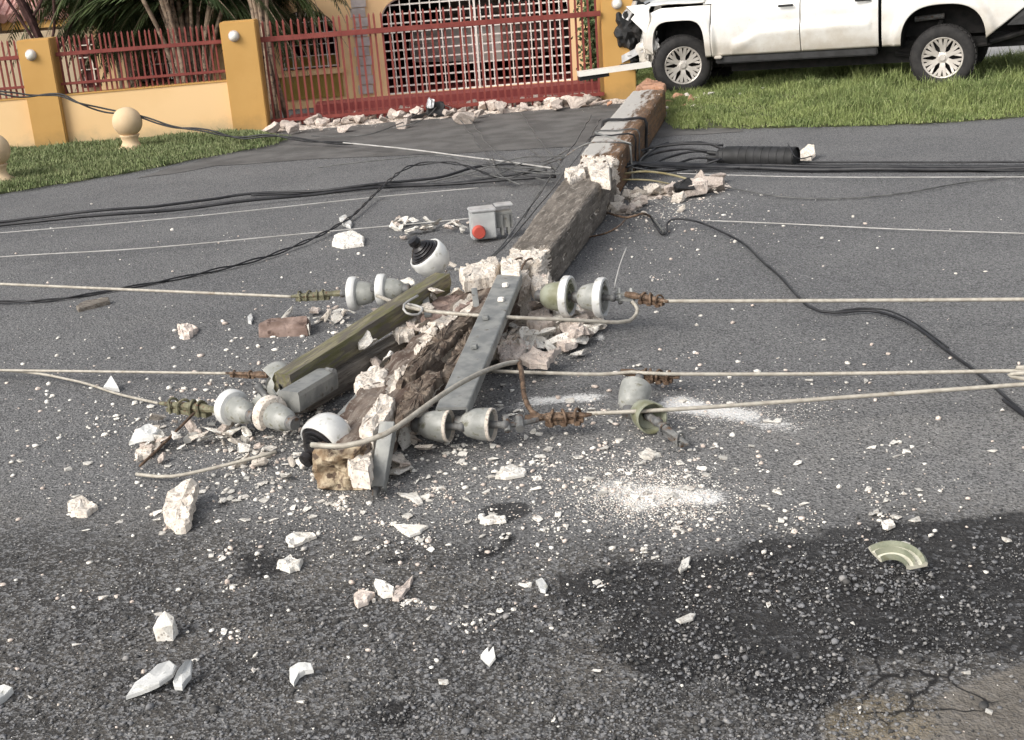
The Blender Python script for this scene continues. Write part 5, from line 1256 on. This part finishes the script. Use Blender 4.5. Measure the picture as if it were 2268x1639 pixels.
# splice enclosure and its loops
a, b = G(1592, 347, .08), G(1760, 350, .08)
sp = bpy.data.objects.new('splice_enclosure', None); COL.objects.link(sp); sp.matrix_world = frameM(a, b-a) @ Matrix.Diagonal((.9, .9, 1, 1)); tag(sp, 'black ribbed cable splice canister lying on the far lane', 'splice case'); L = (b-a).length
pr = [(0, 0), (.07, 0), (.075, .02), (.09, .03), (.09, .06), (.10, .07)]
z = .16
pr += [(.10, .15)]
while z < L-.03: pr += [(.103, z), (.104, z+.045), (.100, z+.05), (.100, z+.06)]; z += .066
pr += [(.10, L-.01), (.09, L), (0, L)]
MB().lathe(pr, 28).build('case', M['plastic'], sp, auto=True)
MB().box(-.012, .012, -.13, -.10, .08, L-.04, bev=.004).build('latch_rail', M['plastic'], sp)
for k in range(4): MB().tube([(.03*math.cos(k*1.57), .03*math.sin(k*1.57), 0), (.04*math.cos(k*1.57), .04*math.sin(k*1.57), -.1)], .02, 8).build('cable_port', M['plastic'], sp)
lp = [((1600, 345, .1), (1540, 335, .1), (1470, 352, .06), (1425, 375, .04), (1420, 352, .08), (1470, 322, .1), (1550, 315, .12), (1600, 330, .12)), ((1598, 352, .1), (1530, 372, .04), (1460, 380, .03), (1405, 370, .05), (1402, 345, .08), (1440, 328, .1), (1530, 318, .14), (1602, 322, .12)), ((1600, 355, .08), (1540, 350, .06), (1480, 368, .03), (1420, 372, .03)), ((1600, 340, .1), (1520, 330, .14), (1450, 340, .08), (1410, 362, .05), (1390, 380, .1)), ((1480, 316, .03), (1440, 330, .02), (1400, 350, .1))]
for p, lb in zip(lp, ('inner black cable loop left of the splice canister', 'outer black cable loop left of the splice canister', 'lowest black cable entering the splice canister', 'black cable from the canister back to the pole', 'short black cable stub above the loops')):
    wire(p, .0105, B, 'cable_loop', lb, 'cable', 'cable loops beside the splice canister')
wire([(1745, 318, .2), (1765, 350, .12), (1800, 345, .03)], .005, B, 'wire', 'thin wire trailing off the right end of the splice canister', group='tangled wires at the pole')

# grey equipment box with red knob
gb = empty('equipment_box', G(1075, 536, .0), R(8), 'light grey metal box with a red round knob behind the crossarm', 'equipment box')
MB().box(-.085, .085, 0, .13, .02, .205, bev=.008).build('case', M['greybox'], gb)
MB().box(-.09, .09, -.006, .14, .205, .225, bev=.006).build('lid', M['silver'], gb)
MB().lathe([(0, .045), (.038, .045), (.044, .035), (.046, 0)], 24, M=Matrix.Translation((-.04, -.001, .075)) @ Matrix.Rotation(R(90), 4, 'X')).build('knob', M['redcap'], gb, auto=True)
m = MB(); m.box(.087, .20, .03, .10, .17, .19); m.box(.087, .20, .03, .045, .08, .168); m.box(.12, .135, .02, .11, .03, .169); m.box(.165, .18, .02, .11, .03, .169); m.build('mounting_arm', M['galv'], gb)
MB().box(.09, .21, .02, .12, .225, .238, bev=.003).build('cover_strip', M['silver'], gb)

# ------------------------------------------------------------------ large signature pieces of debris
DG = 'large loose fragments around the fallen pole'
def frag(pts, th, mat, name, label, z=None, cat='fragment', jag=.008, group=None):
    z = z if z is not None else th
    th = th*.65; z = z if z > th*1.6 else th
    o = slab(name, [G(x, y, z) for x, y in pts], th-.002 if z <= th else th, M[mat], None, jag); tag(o, label, cat, group or DG); return o
def leaning(pts, lift, th, mat, name, label, jag=.008, cat='fragment'):   # pts with own heights
    o = slab(name, [G(x, y, z) for x, y, z in pts], th, M[mat], None, jag); return tag(o, label, cat, DG)
leaning([(360, 1122, .05), (372, 1088, .07), (402, 1062, .09), (425, 1055, .10), (436, 1068, .08), (428, 1110, .06), (420, 1150, .045), (395, 1168, .03), (368, 1150, .035)], 0, .035, 'cream', 'concrete_slab', 'large upright tan slab left of the pole tip', .01)
frag([(150, 1108), (180, 1094), (195, 1105), (214, 1118), (190, 1134), (165, 1136), (151, 1122)], .035, 'cream', 'concrete_fragment', 'round tan fragment at the left, beside the large slab', jag=.012)
frag([(636, 1192), (660, 1178), (690, 1176), (702, 1186), (680, 1194), (655, 1206), (636, 1206)], .022, 'chip', 'concrete_fragment', 'notched yellowish fragment below the pole tip', jag=.012)
frag([(614, 1240), (640, 1230), (668, 1240), (664, 1256), (640, 1264), (622, 1256)], .022, 'chip', 'concrete_fragment', 'wavy pinkish flake under the notched yellow fragment', jag=.012)
frag([(870, 1158), (948, 1162), (930, 1176), (908, 1184), (888, 1174)], .02, 'chip', 'concrete_fragment', 'flat triangular shard with straight top edge below the pole', jag=.004)
frag([(828, 1280), (845, 1284), (872, 1298), (868, 1312), (848, 1314), (836, 1306)], .03, 'chip', 'concrete_fragment', 'bright white fragment between two brownish ones in the gravel', jag=.008)
frag([(872, 1308), (890, 1296), (915, 1272), (908, 1298), (885, 1326), (870, 1324)], .02, 'pinkish', 'concrete_fragment', 'pointed greyish splinter right of the bright fragment', jag=.005)
frag([(784, 1316), (800, 1306), (830, 1308), (815, 1328), (790, 1336)], .03, 'pinkish', 'concrete_fragment', 'brownish grey fragment left of the bright one', jag=.008)
frag([(1478, 1262) if 0 else (1502, 1258), (1512, 1240), (1530, 1232), (1526, 1250), (1506, 1266)], .014, 'chip', 'concrete_fragment', 'slim shard at the upper edge of the black patch', jag=.005)
frag([(1498, 1370), (1530, 1356), (1540, 1358), (1534, 1370), (1508, 1376)], .014, 'chip', 'concrete_fragment', 'slim shard lying in the black patch', jag=.003)
frag([(1062, 1148), (1085, 1138), (1118, 1142), (1120, 1152), (1085, 1156), (1064, 1154)], .02, 'chip', 'concrete_fragment', 'pale oval piece in the dark spot right of the pole tip', jag=.006)
frag([(1095, 1045), (1130, 1028), (1165, 1036), (1160, 1048), (1120, 1056), (1098, 1054)], .025, 'chip', 'concrete_fragment', 'cream flake in front of the lower right insulators', jag=.012)
frag([(880, 1088), (905, 1092), (925, 1090), (936, 1112), (926, 1116), (908, 1102), (888, 1096)], .015, 'chip', 'concrete_fragment', 'hooked pale flake right below the steel bracket', jag=.005)
frag([(1188, 1284), (1200, 1278), (1214, 1296), (1208, 1308), (1196, 1306)], .02, 'porcelain', 'porcelain_shard', 'small folded white shard left of the black patch', jag=.004)
frag([(1952, 1152), (1972, 1148), (1982, 1160), (1968, 1168), (1956, 1164)], .02, 'chip', 'concrete_fragment', 'small oval shell-like chip above the curved porcelain piece', jag=.005)
frag([(1415, 1002), (1440, 995), (1462, 1004), (1445, 1014), (1424, 1012)], .018, 'chip', 'concrete_fragment', 'round pale flake right of centre above the powder', jag=.012)
leaning([(1764, 350, .03), (1772, 334, .07), (1790, 318, .12), (1804, 320, .12), (1806, 338, .06), (1796, 348, .03)], 0, .03, 'cream', 'concrete_fragment', 'cream fan-shaped fragment at the end of the splice canister', .006)
frag([(740, 518), (780, 508), (806, 522), (804, 536), (760, 542), (735, 536)], .05, 'chip', 'concrete_fragment', 'pale block beside the black cable left of the white ball', jag=.006)
frag([(750, 480), (765, 474), (780, 492), (776, 500), (760, 494)], .04, 'porcelain', 'porcelain_shard', 'small white curled shard touching the black cable', jag=.004)
frag([(392, 720), (412, 712), (438, 722), (420, 740), (405, 742), (396, 732)], .045, 'pinkish', 'concrete_fragment', 'pinkish lump alone on the left lane', jag=.015)
leaning([(229, 856, .02), (246, 830, .07), (264, 860, .02)], 0, .018, 'porcelain', 'porcelain_shard', 'upright triangular porcelain shard beside the thin slanting wire', .002)
leaning([(168, 676, .035), (180, 668, .04), (240, 656, .04), (243, 664, .03), (175, 684, .02)], 0, .025, 'greywood', 'wood_splinter', 'narrow dark splinter with pale edge on the left lane', .004)
leaning([(572, 714, .08), (600, 704, .085), (682, 700, .08), (684, 708, .07), (680, 726, .045), (572, 736, .03)], 0, .05, 'brownchunk', 'wood_block', 'brown block with pale broken end left of the crossarm', .006)
frag([(672, 702), (686, 700), (684, 722), (676, 720)], .082, 'chip', 'concrete_fragment', 'pale broken end piece stuck to the brown block', jag=.003)
frag([(548, 700), (556, 692), (560, 702), (556, 712), (549, 710)], .03, 'porcelain', 'porcelain_shard', 'tiny curled white shard left of the brown block', jag=.002)
leaning([(285, 976, .04), (300, 950, .08), (330, 938, .09), (350, 948, .08), (340, 966, .06), (312, 968, .06)], 0, .02, 'porcelain', 'porcelain_shard', 'curved white porcelain shell at the left end of the lower rubble', .008)
frag([(298, 1002), (312, 980), (340, 990), (330, 1004), (305, 1010)], .04, 'cream', 'concrete_fragment', 'cream lump below the curved porcelain shell', jag=.01)
leaning([(278, 1540, .015), (300, 1508, .03), (330, 1490, .045), (350, 1468, .055), (375, 1462, .05), (390, 1472, .04), (382, 1490, .04), (350, 1512, .035), (310, 1530, .02)], 0, .014, 'porcelain', 'porcelain_shard', 'long white porcelain shard, left one of a pair at the bottom left', .004)
leaning([(382, 1508, .03), (392, 1486, .05), (410, 1462, .06), (425, 1460, .045), (422, 1492, .03), (402, 1520, .02), (386, 1518, .02)], 0, .014, 'porcelain', 'porcelain_shard', 'smaller folded white shard, right one of the bottom left pair', .004)
leaning([(640, 1500, .02), (642, 1478, .04), (660, 1466, .045), (690, 1468, .04), (695, 1480, .035), (676, 1484, .03), (662, 1492, .025), (650, 1512, .015)], 0, .014, 'porcelain', 'porcelain_shard', 'hook-shaped white shard at the bottom centre-left', .004)
leaning([(1064, 1452, .02), (1072, 1440, .035), (1080, 1432, .045), (1082, 1446, .03), (1094, 1430, .05), (1096, 1452, .03), (1084, 1470, .01)], 0, .010, 'porcelain', 'porcelain_shard', 'white forked shard in the gravel at bottom centre', .003)
leaning([(-10, 1520, .03), (10, 1514, .04), (28, 1520, .03), (8, 1540, .02), (-10, 1552, .02)], 0, .02, 'porcelain', 'porcelain_shard', 'white shard cut by the left edge near the bottom', .003)
# the faceted block at (370,1390)
random.seed(5)
bm = bmesh.new(); c0 = G(370, 1412)
for x, y, z in ((-.026, -.02, 0), (.024, -.024, 0), (.03, .02, 0), (-.02, .028, 0), (-.030, -.022, .045), (.0, -.03, .05), (.028, -.018, .048), (.026, .014, .058), (.0, .02, .078), (-.024, .018, .055)): bm.verts.new((x, y, z))
bmesh.ops.convex_hull(bm, input=bm.verts[:]); me = bpy.data.meshes.new('porcelain_block'); bm.to_mesh(me); bm.free(); me.materials.append(M['chip'])
o = bpy.data.objects.new('porcelain_block', me); COL.objects.link(o); o.location = c0; tag(o, 'faceted off-white block standing on the gravel at lower left', 'fragment', DG)
# big ribbed porcelain shed fragment, part of a ring
m = MB(); prof = [(.05, .03), (.055, .042), (.062, .028), (.075, .028), (.082, .050), (.090, .030), (.103, .028), (.114, .046), (.122, .034), (.118, .018), (.10, .016), (.06, .012), (.05, .018)]
n = 26; A0, A1 = R(-8), R(112); vs = []; fs = []; k = len(prof)
for i in range(n+1):
    a = A0+(A1-A0)*i/n
    for j, (r_, z) in enumerate(prof): 
        e = .05*noise.noise((j*.9, 3*(i == n), 2)) if i in (0, n) else 0
        vs.append((r_*math.cos(a+e), r_*math.sin(a+e), z))
for i in range(n):
    for j in range(k): j2 = (j+1) % k; fs.append((i*k+j, (i+1)*k+j, (i+1)*k+j2, i*k+j2))
fs += [tuple(range(k)), tuple(n*k+j for j in range(k-1, -1, -1))]
m.add(vs, fs); m.m = [(1 if (q % k) in (2, 4, 5, 8, 9) else 0) if q < n*k else 1 for q in range(len(m.f))]; o = m.build('porcelain_shard', [M['celadon'] if 'celadon' in M else mottled('celadon_glaze', (.19, .205, .15), (.28, .29, .22), 20, .3, (.22, .22, .15), 30, (.58, .7)), M['bone']], auto=True)
o.matrix_world = Matrix.Translation(G(1975, 1272, .0)) @ Matrix.Rotation(R(18), 4, 'X') @ Matrix.Rotation(R(-12), 4, 'Y') @ Matrix.Scale(.88, 4); tag(o, 'curved ribbed greenish porcelain shard on the black patch at right', 'fragment', DG)

# ------------------------------------------------------------------ rubble piles and chips
random.seed(77)
def pile(cs, n, sz, label, group, meshes=CK, mat=None, zk=.35, name='rubble_chunk', spread=None, tl=.42):
    for i in range(n):
        a, b, rx, ry = cs[i % len(cs)] if spread is None else cs[random.choices(range(len(cs)), spread)[0]]
        px, py = random.gauss(a, rx), random.gauss(b, ry); s = sz*random.choice((.45, .6, .8, 1, 1.3))
        g = G(px, py); me = random.choice(meshes)
        put(me, name, (g.x, g.y, .012+s*zk*random.uniform(.25, .9)), s, label, 'rubble', group, tilt=tl)
# along the gate foot
for i in range(150):
    t = random.random(); px = 590+t*740; py = 287-60*t+random.gauss(0, 6); s = random.choice((.07, .09, .12, .16, .22)); g = G(px, py)
    put(random.choice(CK), 'rubble_chunk', (g.x, g.y, .02+s*.25), s, 'pale chunk in the broken concrete strip at the foot of the red gate', 'rubble', 'broken concrete along the gate foot', tilt=.3)
for px, py, sx, sy, sz, lb in ((600, 296, .28, .22, .12, 'big angular pale block at the foot of the middle pillar'), (660, 285, .35, .22, .08, 'flat tilted slab at the left end of the gate rubble'), (765, 293, .24, .18, .09, 'thin flat slab in the gate rubble left of centre'),
        (895, 285, .20, .18, .13, 'upright wedge left of the black bundle in the gate rubble'), (1030, 275, .38, .22, .20, 'large pale wedge right of the black bundle in the gate rubble'), (1225, 240, .28, .2, .17, 'grey angular block near the right end of the gate rubble'), (1285, 238, .34, .24, .16, 'largest grey block at the right end of the gate rubble'), (1330, 232, .3, .15, .06, 'flat pinkish slab beside the right pillar foot')):
    g = G(px, py); put(CK[int(px) % 8], 'rubble_block', (g.x, g.y, sz*.35), (sx, sy*1.3, sz*1.8), lb, 'rubble', tilt=.2, rz=random.uniform(-.4, .4))
g = G(958, 262); rb_ = empty('plastic_bundle', g, 0, 'dark crumpled plastic bundle on the rubble at the gate foot', 'debris'); 
me = rough_hull(.26, .2, .22, 61, M['plastic'], 'bundle', 3, .16); o = bpy.data.objects.new('bundle', me); COL.objects.link(o); o.parent = rb_; o.location = (.05, 0, .10)
me = rough_hull(.13, .12, .14, 63, M['silver'], 'crumpled_foil', 3, .14); o = bpy.data.objects.new('crumpled_foil', me); COL.objects.link(o); o.parent = rb_; o.location = (.0, -.06, .19)
me = rough_hull(.34, .14, .08, 65, M['under'], 'flap', 3, .14); o = bpy.data.objects.new('flap', me); COL.objects.link(o); o.parent = rb_; o.location = (-.22, 0, .04)
pile([(1410, 440, 28, 10), (1470, 428, 30, 9), (1400, 468, 18, 7), (1560, 420, 25, 9)], 70, .12, 'pale chunk in the rubble pile right of the first pole break', 'rubble pile right of the first break', CR+CK[:2])
for px, py, s, mt, lb in ((1540, 436, .26, CK[1], 'large pinkish block in the pile right of the first break'), (1580, 425, .22, CK[2], 'broad pale block at the right end of the same pile'), (1500, 448, .15, CR[3], 'orange-stained block in the pile right of the first break'), (1510, 470, .09, CR[4], 'lone small block below the right rubble pile')):
    g = G(px, py); put(mt, 'rubble_block', (g.x, g.y, s*.25), s, lb, 'rubble', tilt=.25)
g = G(1515, 440); o = put(rough_hull(.2, .16, .16, 70, M['plastic'], 'plastic_scrap', 2, .1), 'plastic_scrap', (g.x, g.y, .07), 1.0, 'black plastic scrap among the right rubble pile', 'debris')
pile([(1210, 735, 40, 18), (1175, 775, 32, 14), (1275, 715, 28, 14), (1210, 700, 45, 12), (1150, 785, 22, 12), (1290, 735, 20, 12), (1250, 760, 28, 12)], 150, .15, 'thin pinkish flake in the big rubble pile right of the steel channel', 'rubble pile beside the steel channel', CF, name='concrete_flake')
for pts, z, lb in ((((1150, 790), (1180, 770), (1222, 780), (1240, 765), (1210, 805), (1175, 802)), .09, 'jagged flat slab at the bottom of the big rubble pile'), (((1100, 765), (1130, 740), (1165, 762), (1150, 790), (1105, 792)), .08, 'greyish pink slab at the left of the big rubble pile'),
                   (((1232, 752), (1250, 740), (1280, 742), (1278, 756), (1250, 766), (1234, 760)), .05, 'curled pink slab at the right of the big rubble pile'), (((1170, 690), (1210, 680), (1230, 705), (1195, 722), (1165, 712)), .10, 'pale slab at the top of the big rubble pile'), (((1175, 628), (1205, 605), (1222, 618), (1212, 645), (1190, 650)), .14, 'spiky cream piece right under the second pole break')):
    slab_ = slab('rubble_slab', [G(x, y, z) for x, y in pts], .03, M['pinkish'], None, .012); tag(slab_, lb, 'rubble')
pile([(955, 508, 22, 6), (1010, 510, 25, 7), (900, 520, 25, 6), (890, 500, 15, 5)], 32, .10, 'pale chip in the scatter between white ball and grey box', 'chips beside the grey box', CF, name='concrete_flake')
pile([(420, 970, 45, 14), (500, 975, 35, 14), (340, 1000, 20, 12), (620, 1020, 35, 18)], 50, .085, 'cream flake in the scatter under the lower left insulators', 'flakes under the lower left insulators', CF, name='concrete_flake')
pile([(955, 740, 22, 16), (1000, 708, 25, 10), (925, 775, 18, 14), (840, 860, 20, 15)], 34, .14, 'pale flake heaped between the mossy crossarm and the pole', 'flakes between crossarm and pole', CF, zk=1.6, name='concrete_flake')
pile([(700, 700, 30, 10), (740, 710, 25, 12), (780, 690, 25, 8), (1010, 600, 25, 8)], 28, .085, 'pinkish flake behind the mossy crossarm', 'flakes behind the mossy crossarm', CF, name='concrete_flake')
pile([(900, 985, 25, 15), (880, 1030, 22, 12), (920, 960, 20, 10)], 24, .09, 'pale flake beside the steel bracket at the pole tip', 'flakes by the pole tip', CF, name='concrete_flake')
def mound(name, cs, hmax, mat, label, gap=.022):
    cs = [(G(x, y).xy, rx, ry) for x, y, rx, ry in cs]
    bb = (min(c.x-rx for c, rx, ry in cs), max(c.x+rx for c, rx, ry in cs), min(c.y-ry for c, rx, ry in cs), max(c.y+ry for c, rx, ry in cs))
    xs = np.arange(bb[0]-.1, bb[1]+.1, gap); ys = np.arange(bb[2]-.1, bb[3]+.1, gap); V = []; idx = {}; Fs = []; Hh = {}
    for j, y in enumerate(ys):
        for i, x in enumerate(xs):
            f = max(1-math.hypot((x-c.x)/rx, (y-c.y)/ry) for c, rx, ry in cs)
            n1 = noise.noise((x*9, y*9, 3)); n2 = .5+.5*noise.cell(Vector((x*14, y*14, 1)))
            h = hmax*(smooth(-.05, .8, f+.35*n1))*(.55+.6*n2)-.004 if f > -.2 else -.02
            Hh[i, j] = h; idx[i, j] = len(V); V.append((x, y, max(-.015, h)))
    for j in range(len(ys)-1):
        for i in range(len(xs)-1):
            if max(Hh[i, j], Hh[i+1, j], Hh[i+1, j+1], Hh[i, j+1]) > .001: Fs.append((idx[i, j], idx[i+1, j], idx[i+1, j+1], idx[i, j+1]))
    o = mk(name, V, Fs, mat); tag(o, label, 'rubble', kind='stuff')
M['fines'] = mottled('rubble_fines', (.54, .46, .39), (.72, .65, .57), 26, .95, (.16, .13, .11), 34, (.52, .64), bs=.7, bd=.01, bsc=60)
mound('rubble_fines', [(600+75*k, 289-6.2*k, .42, .30) for k in range(11)], .035, M['fines'], 'broken pinkish concrete fines along the foot of the red gate')
mound('rubble_fines', [(1200, 715, .24, .26), (1150, 750, .17, .2), (1265, 700, .2, .16), (1120, 785, .10, .08), (1310, 720, .12, .12)], .016, M['fines'], 'crushed pinkish concrete under the flakes beside the steel channel')
mound('rubble_fines', [(1420, 438, .22, .22), (1500, 428, .3, .2), (1575, 415, .2, .16), (1390, 470, .12, .12)], .016, M['fines'], 'crushed concrete under the pile right of the first pole break')
# bricks and rubble under the front wheel
for px, py, s, lb in ((1500, 222, .22, 'orange brick lump directly under the front wheel'), (1478, 232, .15, 'brick piece against the pole butt'), (1530, 228, .16, 'brick piece to the right under the front wheel'), (1555, 205, .12, 'orange splinter standing right of the front wheel'), (1510, 238, .12, 'lowest brick piece below the front wheel'), (1350, 232, .10, 'orange stone at the foot of the right pillar')):
    g = G(px, py, .05); me = rough_hull(1, .7, .5, int(px), M['brick'], 'broken_brick', 2, .06); put(me, 'broken_brick', (g.x, g.y, .05+s*.2), s, lb, 'brick', tilt=.3)
for px, py, s in ((1470, 245, .12), (1492, 228, .1), (1545, 222, .12), (1520, 218, .13), (1535, 238, .08), (1562, 215, .09)):
    g = G(px, py, .05); put(random.choice(CR), 'rubble_chunk', (g.x, g.y, .05+s*.2), s, 'cream lump in the rubble below the front wheel', 'rubble', 'cream lumps under the front wheel', tilt=.3)
slab_ = slab('rubble_slab', [G(x, y, .33) for x, y in ((1408, 192), (1432, 172), (1475, 184), (1470, 192), (1440, 190))], .08, M['brick'], None, .01); tag(slab_, 'orange brick slab lying on the butt end of the pole', 'brick')
for px, py, s, lb in ((1575, 213, .12, 'grey flake on the grass right of the front wheel'), (1638, 215, .10, 'flat pale flake in the middle of the grass'), (1690, 200, .06, 'small round pale chip further right on the grass'), (1430, 338, .14, 'round pale chip left of the cable loops')):
    g = G(px, py, .06 if py < 300 else 0); put(CHIP[int(px) % 16], 'concrete_fragment', (g.x, g.y, (.09 if py < 300 else .03)), (s, s, s*1.5) if px != 1785 else (s, s*.9, s*.8), lb, 'fragment', tilt=.1)

# scattered chips: 300 biggest as objects, the rest and the crumbs as one
CC = [(random.gauss(900, 520), random.gauss(1020, 190), random.uniform(8, 45)) for _ in range(80)]+[(random.gauss(600, 260), random.gauss(980, 110), random.uniform(8, 50)) for _ in range(40)]+[(random.gauss(1450, 300), random.gauss(1080, 120), random.uniform(8, 40)) for _ in range(9)]
def sample_px():
    while True:
        if random.random() < .45:
            a_, b_, c_ = random.choice(CC); px, py = random.gauss(a_, c_*1.6), random.gauss(b_, c_*.6)
            if -20 < px < 2290 and 440 < py < 1650: return px, py
            continue
        r_ = random.random()
        if r_ < .20: px, py = random.uniform(0, 2268), random.uniform(430, 1639)
        elif r_ < .55: px, py = random.gauss(820, 420), random.gauss(1060, 130)
        elif r_ < .62: px, py = random.gauss(1500, 280), random.gauss(1100, 110)
        elif r_ < .80: px, py = random.gauss(560, 250), random.gauss(900, 120)
        elif r_ < .88: px, py = random.gauss(1300, 220), random.gauss(960, 90)
        elif r_ < .94: px, py = random.gauss(1450, 160), random.gauss(500, 60)
        else: px, py = random.gauss(800, 250), random.gauss(620, 90)
        if -20 < px < 2290 and 340 < py < 1650: return px, py
def region(px, py):
    if py > 1190: return ('small pale chip on the dark gravelly foreground', 'chips on the dark foreground') if px < 1230 else ('small pale chip in or near the black patch', 'chips near the black patch')
    if py > 880: return ('small pale chip on the road around the pole tip', 'chips around the pole tip') if px < 1230 else ('small pale chip near the white powder right of the pole', 'chips near the white powder')
    return ('small pale chip on the grey lane left of the pole', 'chips on the left lane') if px < 1150 else ('small pale chip on the grey lane right of the pole', 'chips on the right lane')
cand = []
for i in range(5600):
    px, py = sample_px(); s = .007+.036*random.random()**5.5
    if py > 1200: s *= .72
    if py < 700: s *= .9
    if py > 1260 and px > 1250 and random.random() < .5: continue
    g = G(px, py); z = (g-Vector((0, 0, EYE))).length; cand.append((s/z, s, px, py, g))
cand.sort(key=lambda c: -c[0])
for _, s, px, py, g in cand[:300]:
    lb, gr = region(px, py); put(random.choice(CHIP), 'concrete_chip', (g.x, g.y, s*.14), s*1.25, lb, 'chip', gr, tilt=.12)
ico = [(0, 1, .6), (.9, .3, .5), (.6, -.8, .55), (-.6, -.8, .5), (-.95, .3, .6), (0, 0, 1)]
def crumbs(name, pts, mats, label, sizes, flat, seed, nm):
    rg = np.random.default_rng(seed); n = len(pts); bm = bmesh.new(); bmesh.ops.create_icosphere(bm, subdivisions=1, radius=.5)
    bv = np.array([v.co[:] for v in bm.verts]); bf = np.array([[v.index for v in f.verts] for f in bm.faces]); bm.free(); k = len(bv)
    sc = rg.uniform(.55, 1.2, (n, 1, 3)); sc[:, :, 2] *= flat; V = bv[None]*sc*(1+rg.uniform(-.28, .28, (n, k, 1)))
    a = rg.uniform(0, 6.283, n); ca, sa_ = np.cos(a)[:, None], np.sin(a)[:, None]
    X = V[:, :, 0]*ca-V[:, :, 1]*sa_; Y = V[:, :, 0]*sa_+V[:, :, 1]*ca
    V = np.stack([X, Y, V[:, :, 2]], -1)*sizes[:, None, None]; V += pts[:, None, :]; V[:, :, 2] += (sizes*flat*.22)[:, None]
    Fq = (bf[None]+np.arange(n)[:, None, None]*k).reshape(-1, 3)
    mi = np.repeat(rg.integers(0, len(mats), n), len(bf))
    o = mknp(name, V.reshape(-1, 3), Fq, mats, mi); tag(o, label, nm, kind='stuff')
q = [c[4][:] for c in cand[300:]]; szs = [c[1] for c in cand[300:]]
for i in range(15000):
    r_ = random.random()
    if r_ < .3: px, py = random.gauss(1450, 90), random.gauss(1095, 38)
    elif r_ < .42: px, py = random.gauss(1620, 110), random.gauss(925, 24)
    elif r_ < .5: px, py = random.gauss(560, 170), random.gauss(960, 60)
    elif r_ < .6: px, py = random.gauss(1220, 90), random.gauss(720, 50)
    elif r_ < .66: px, py = random.gauss(1460, 70), random.gauss(450, 22)
    elif r_ < .72: px, py = random.uniform(600, 1330), 0; py = 292-63*(px-600)/730+random.gauss(0, 6)
    elif r_ < .85: px, py = random.gauss(900, 330), random.gauss(1090, 90)
    else: px, py = sample_px()
    if not (-30 < px < 2300 and 200 < py < 1660): continue
    g = G(px, py); q.append(g[:]); szs.append(random.uniform(.0025, .0075)*(1 if py > 600 else 2.2))
crumbs('concrete_crumbs', np.array(q), [M['chip'], M['pinkish'], M['chip']], 'tiny pale concrete crumbs sprinkled over the road', np.array(szs), .6, 5, 'crumbs')
# loose grey gravel in the foreground
M['gravel_a'] = mottled('gravel_grey', (.13, .13, .135), (.21, .21, .215), 40, .85)
M['gravel_b'] = mottled('gravel_dark', (.045, .044, .043), (.085, .082, .079), 40, .85)
M['gravel_c'] = mottled('gravel_pale', (.20, .195, .19), (.28, .27, .26), 40, .85)
q = []; szs = []
while len(q) < 26000:
    r_ = random.random()
    if r_ < .55: px, py = random.uniform(-20, 2290), 1180+480*random.random()**.8
    elif r_ < .75: px, py = random.gauss(1350, 380), random.gauss(1560, 90)
    elif r_ < .9: px, py = random.gauss(2000, 250), random.gauss(1280, 70)
    else: px, py = random.gauss(1150, 300), random.gauss(1380, 90)
    if not (-30 < px < 2300 and 1130 < py < 1665): continue
    if noise.noise((px*.006, py*.009, 4)) < -.12 and random.random() < .75: continue
    if px > 2080 and py > 1480 and random.random() < .85: continue
    g = G(px, py); q.append(g[:]); szs.append(.003+.013*random.random()**5+(.014 if random.random() < .006 else 0))
crumbs('gravel', np.array(q), [M['gravel_a'], M['gravel_b'], M['gravel_b'], M['gravel_c'], M['gravel_a']], 'loose dark grey gravel covering the foreground', np.array(szs), .7, 9, 'gravel')
bpy.context.view_layer.update()
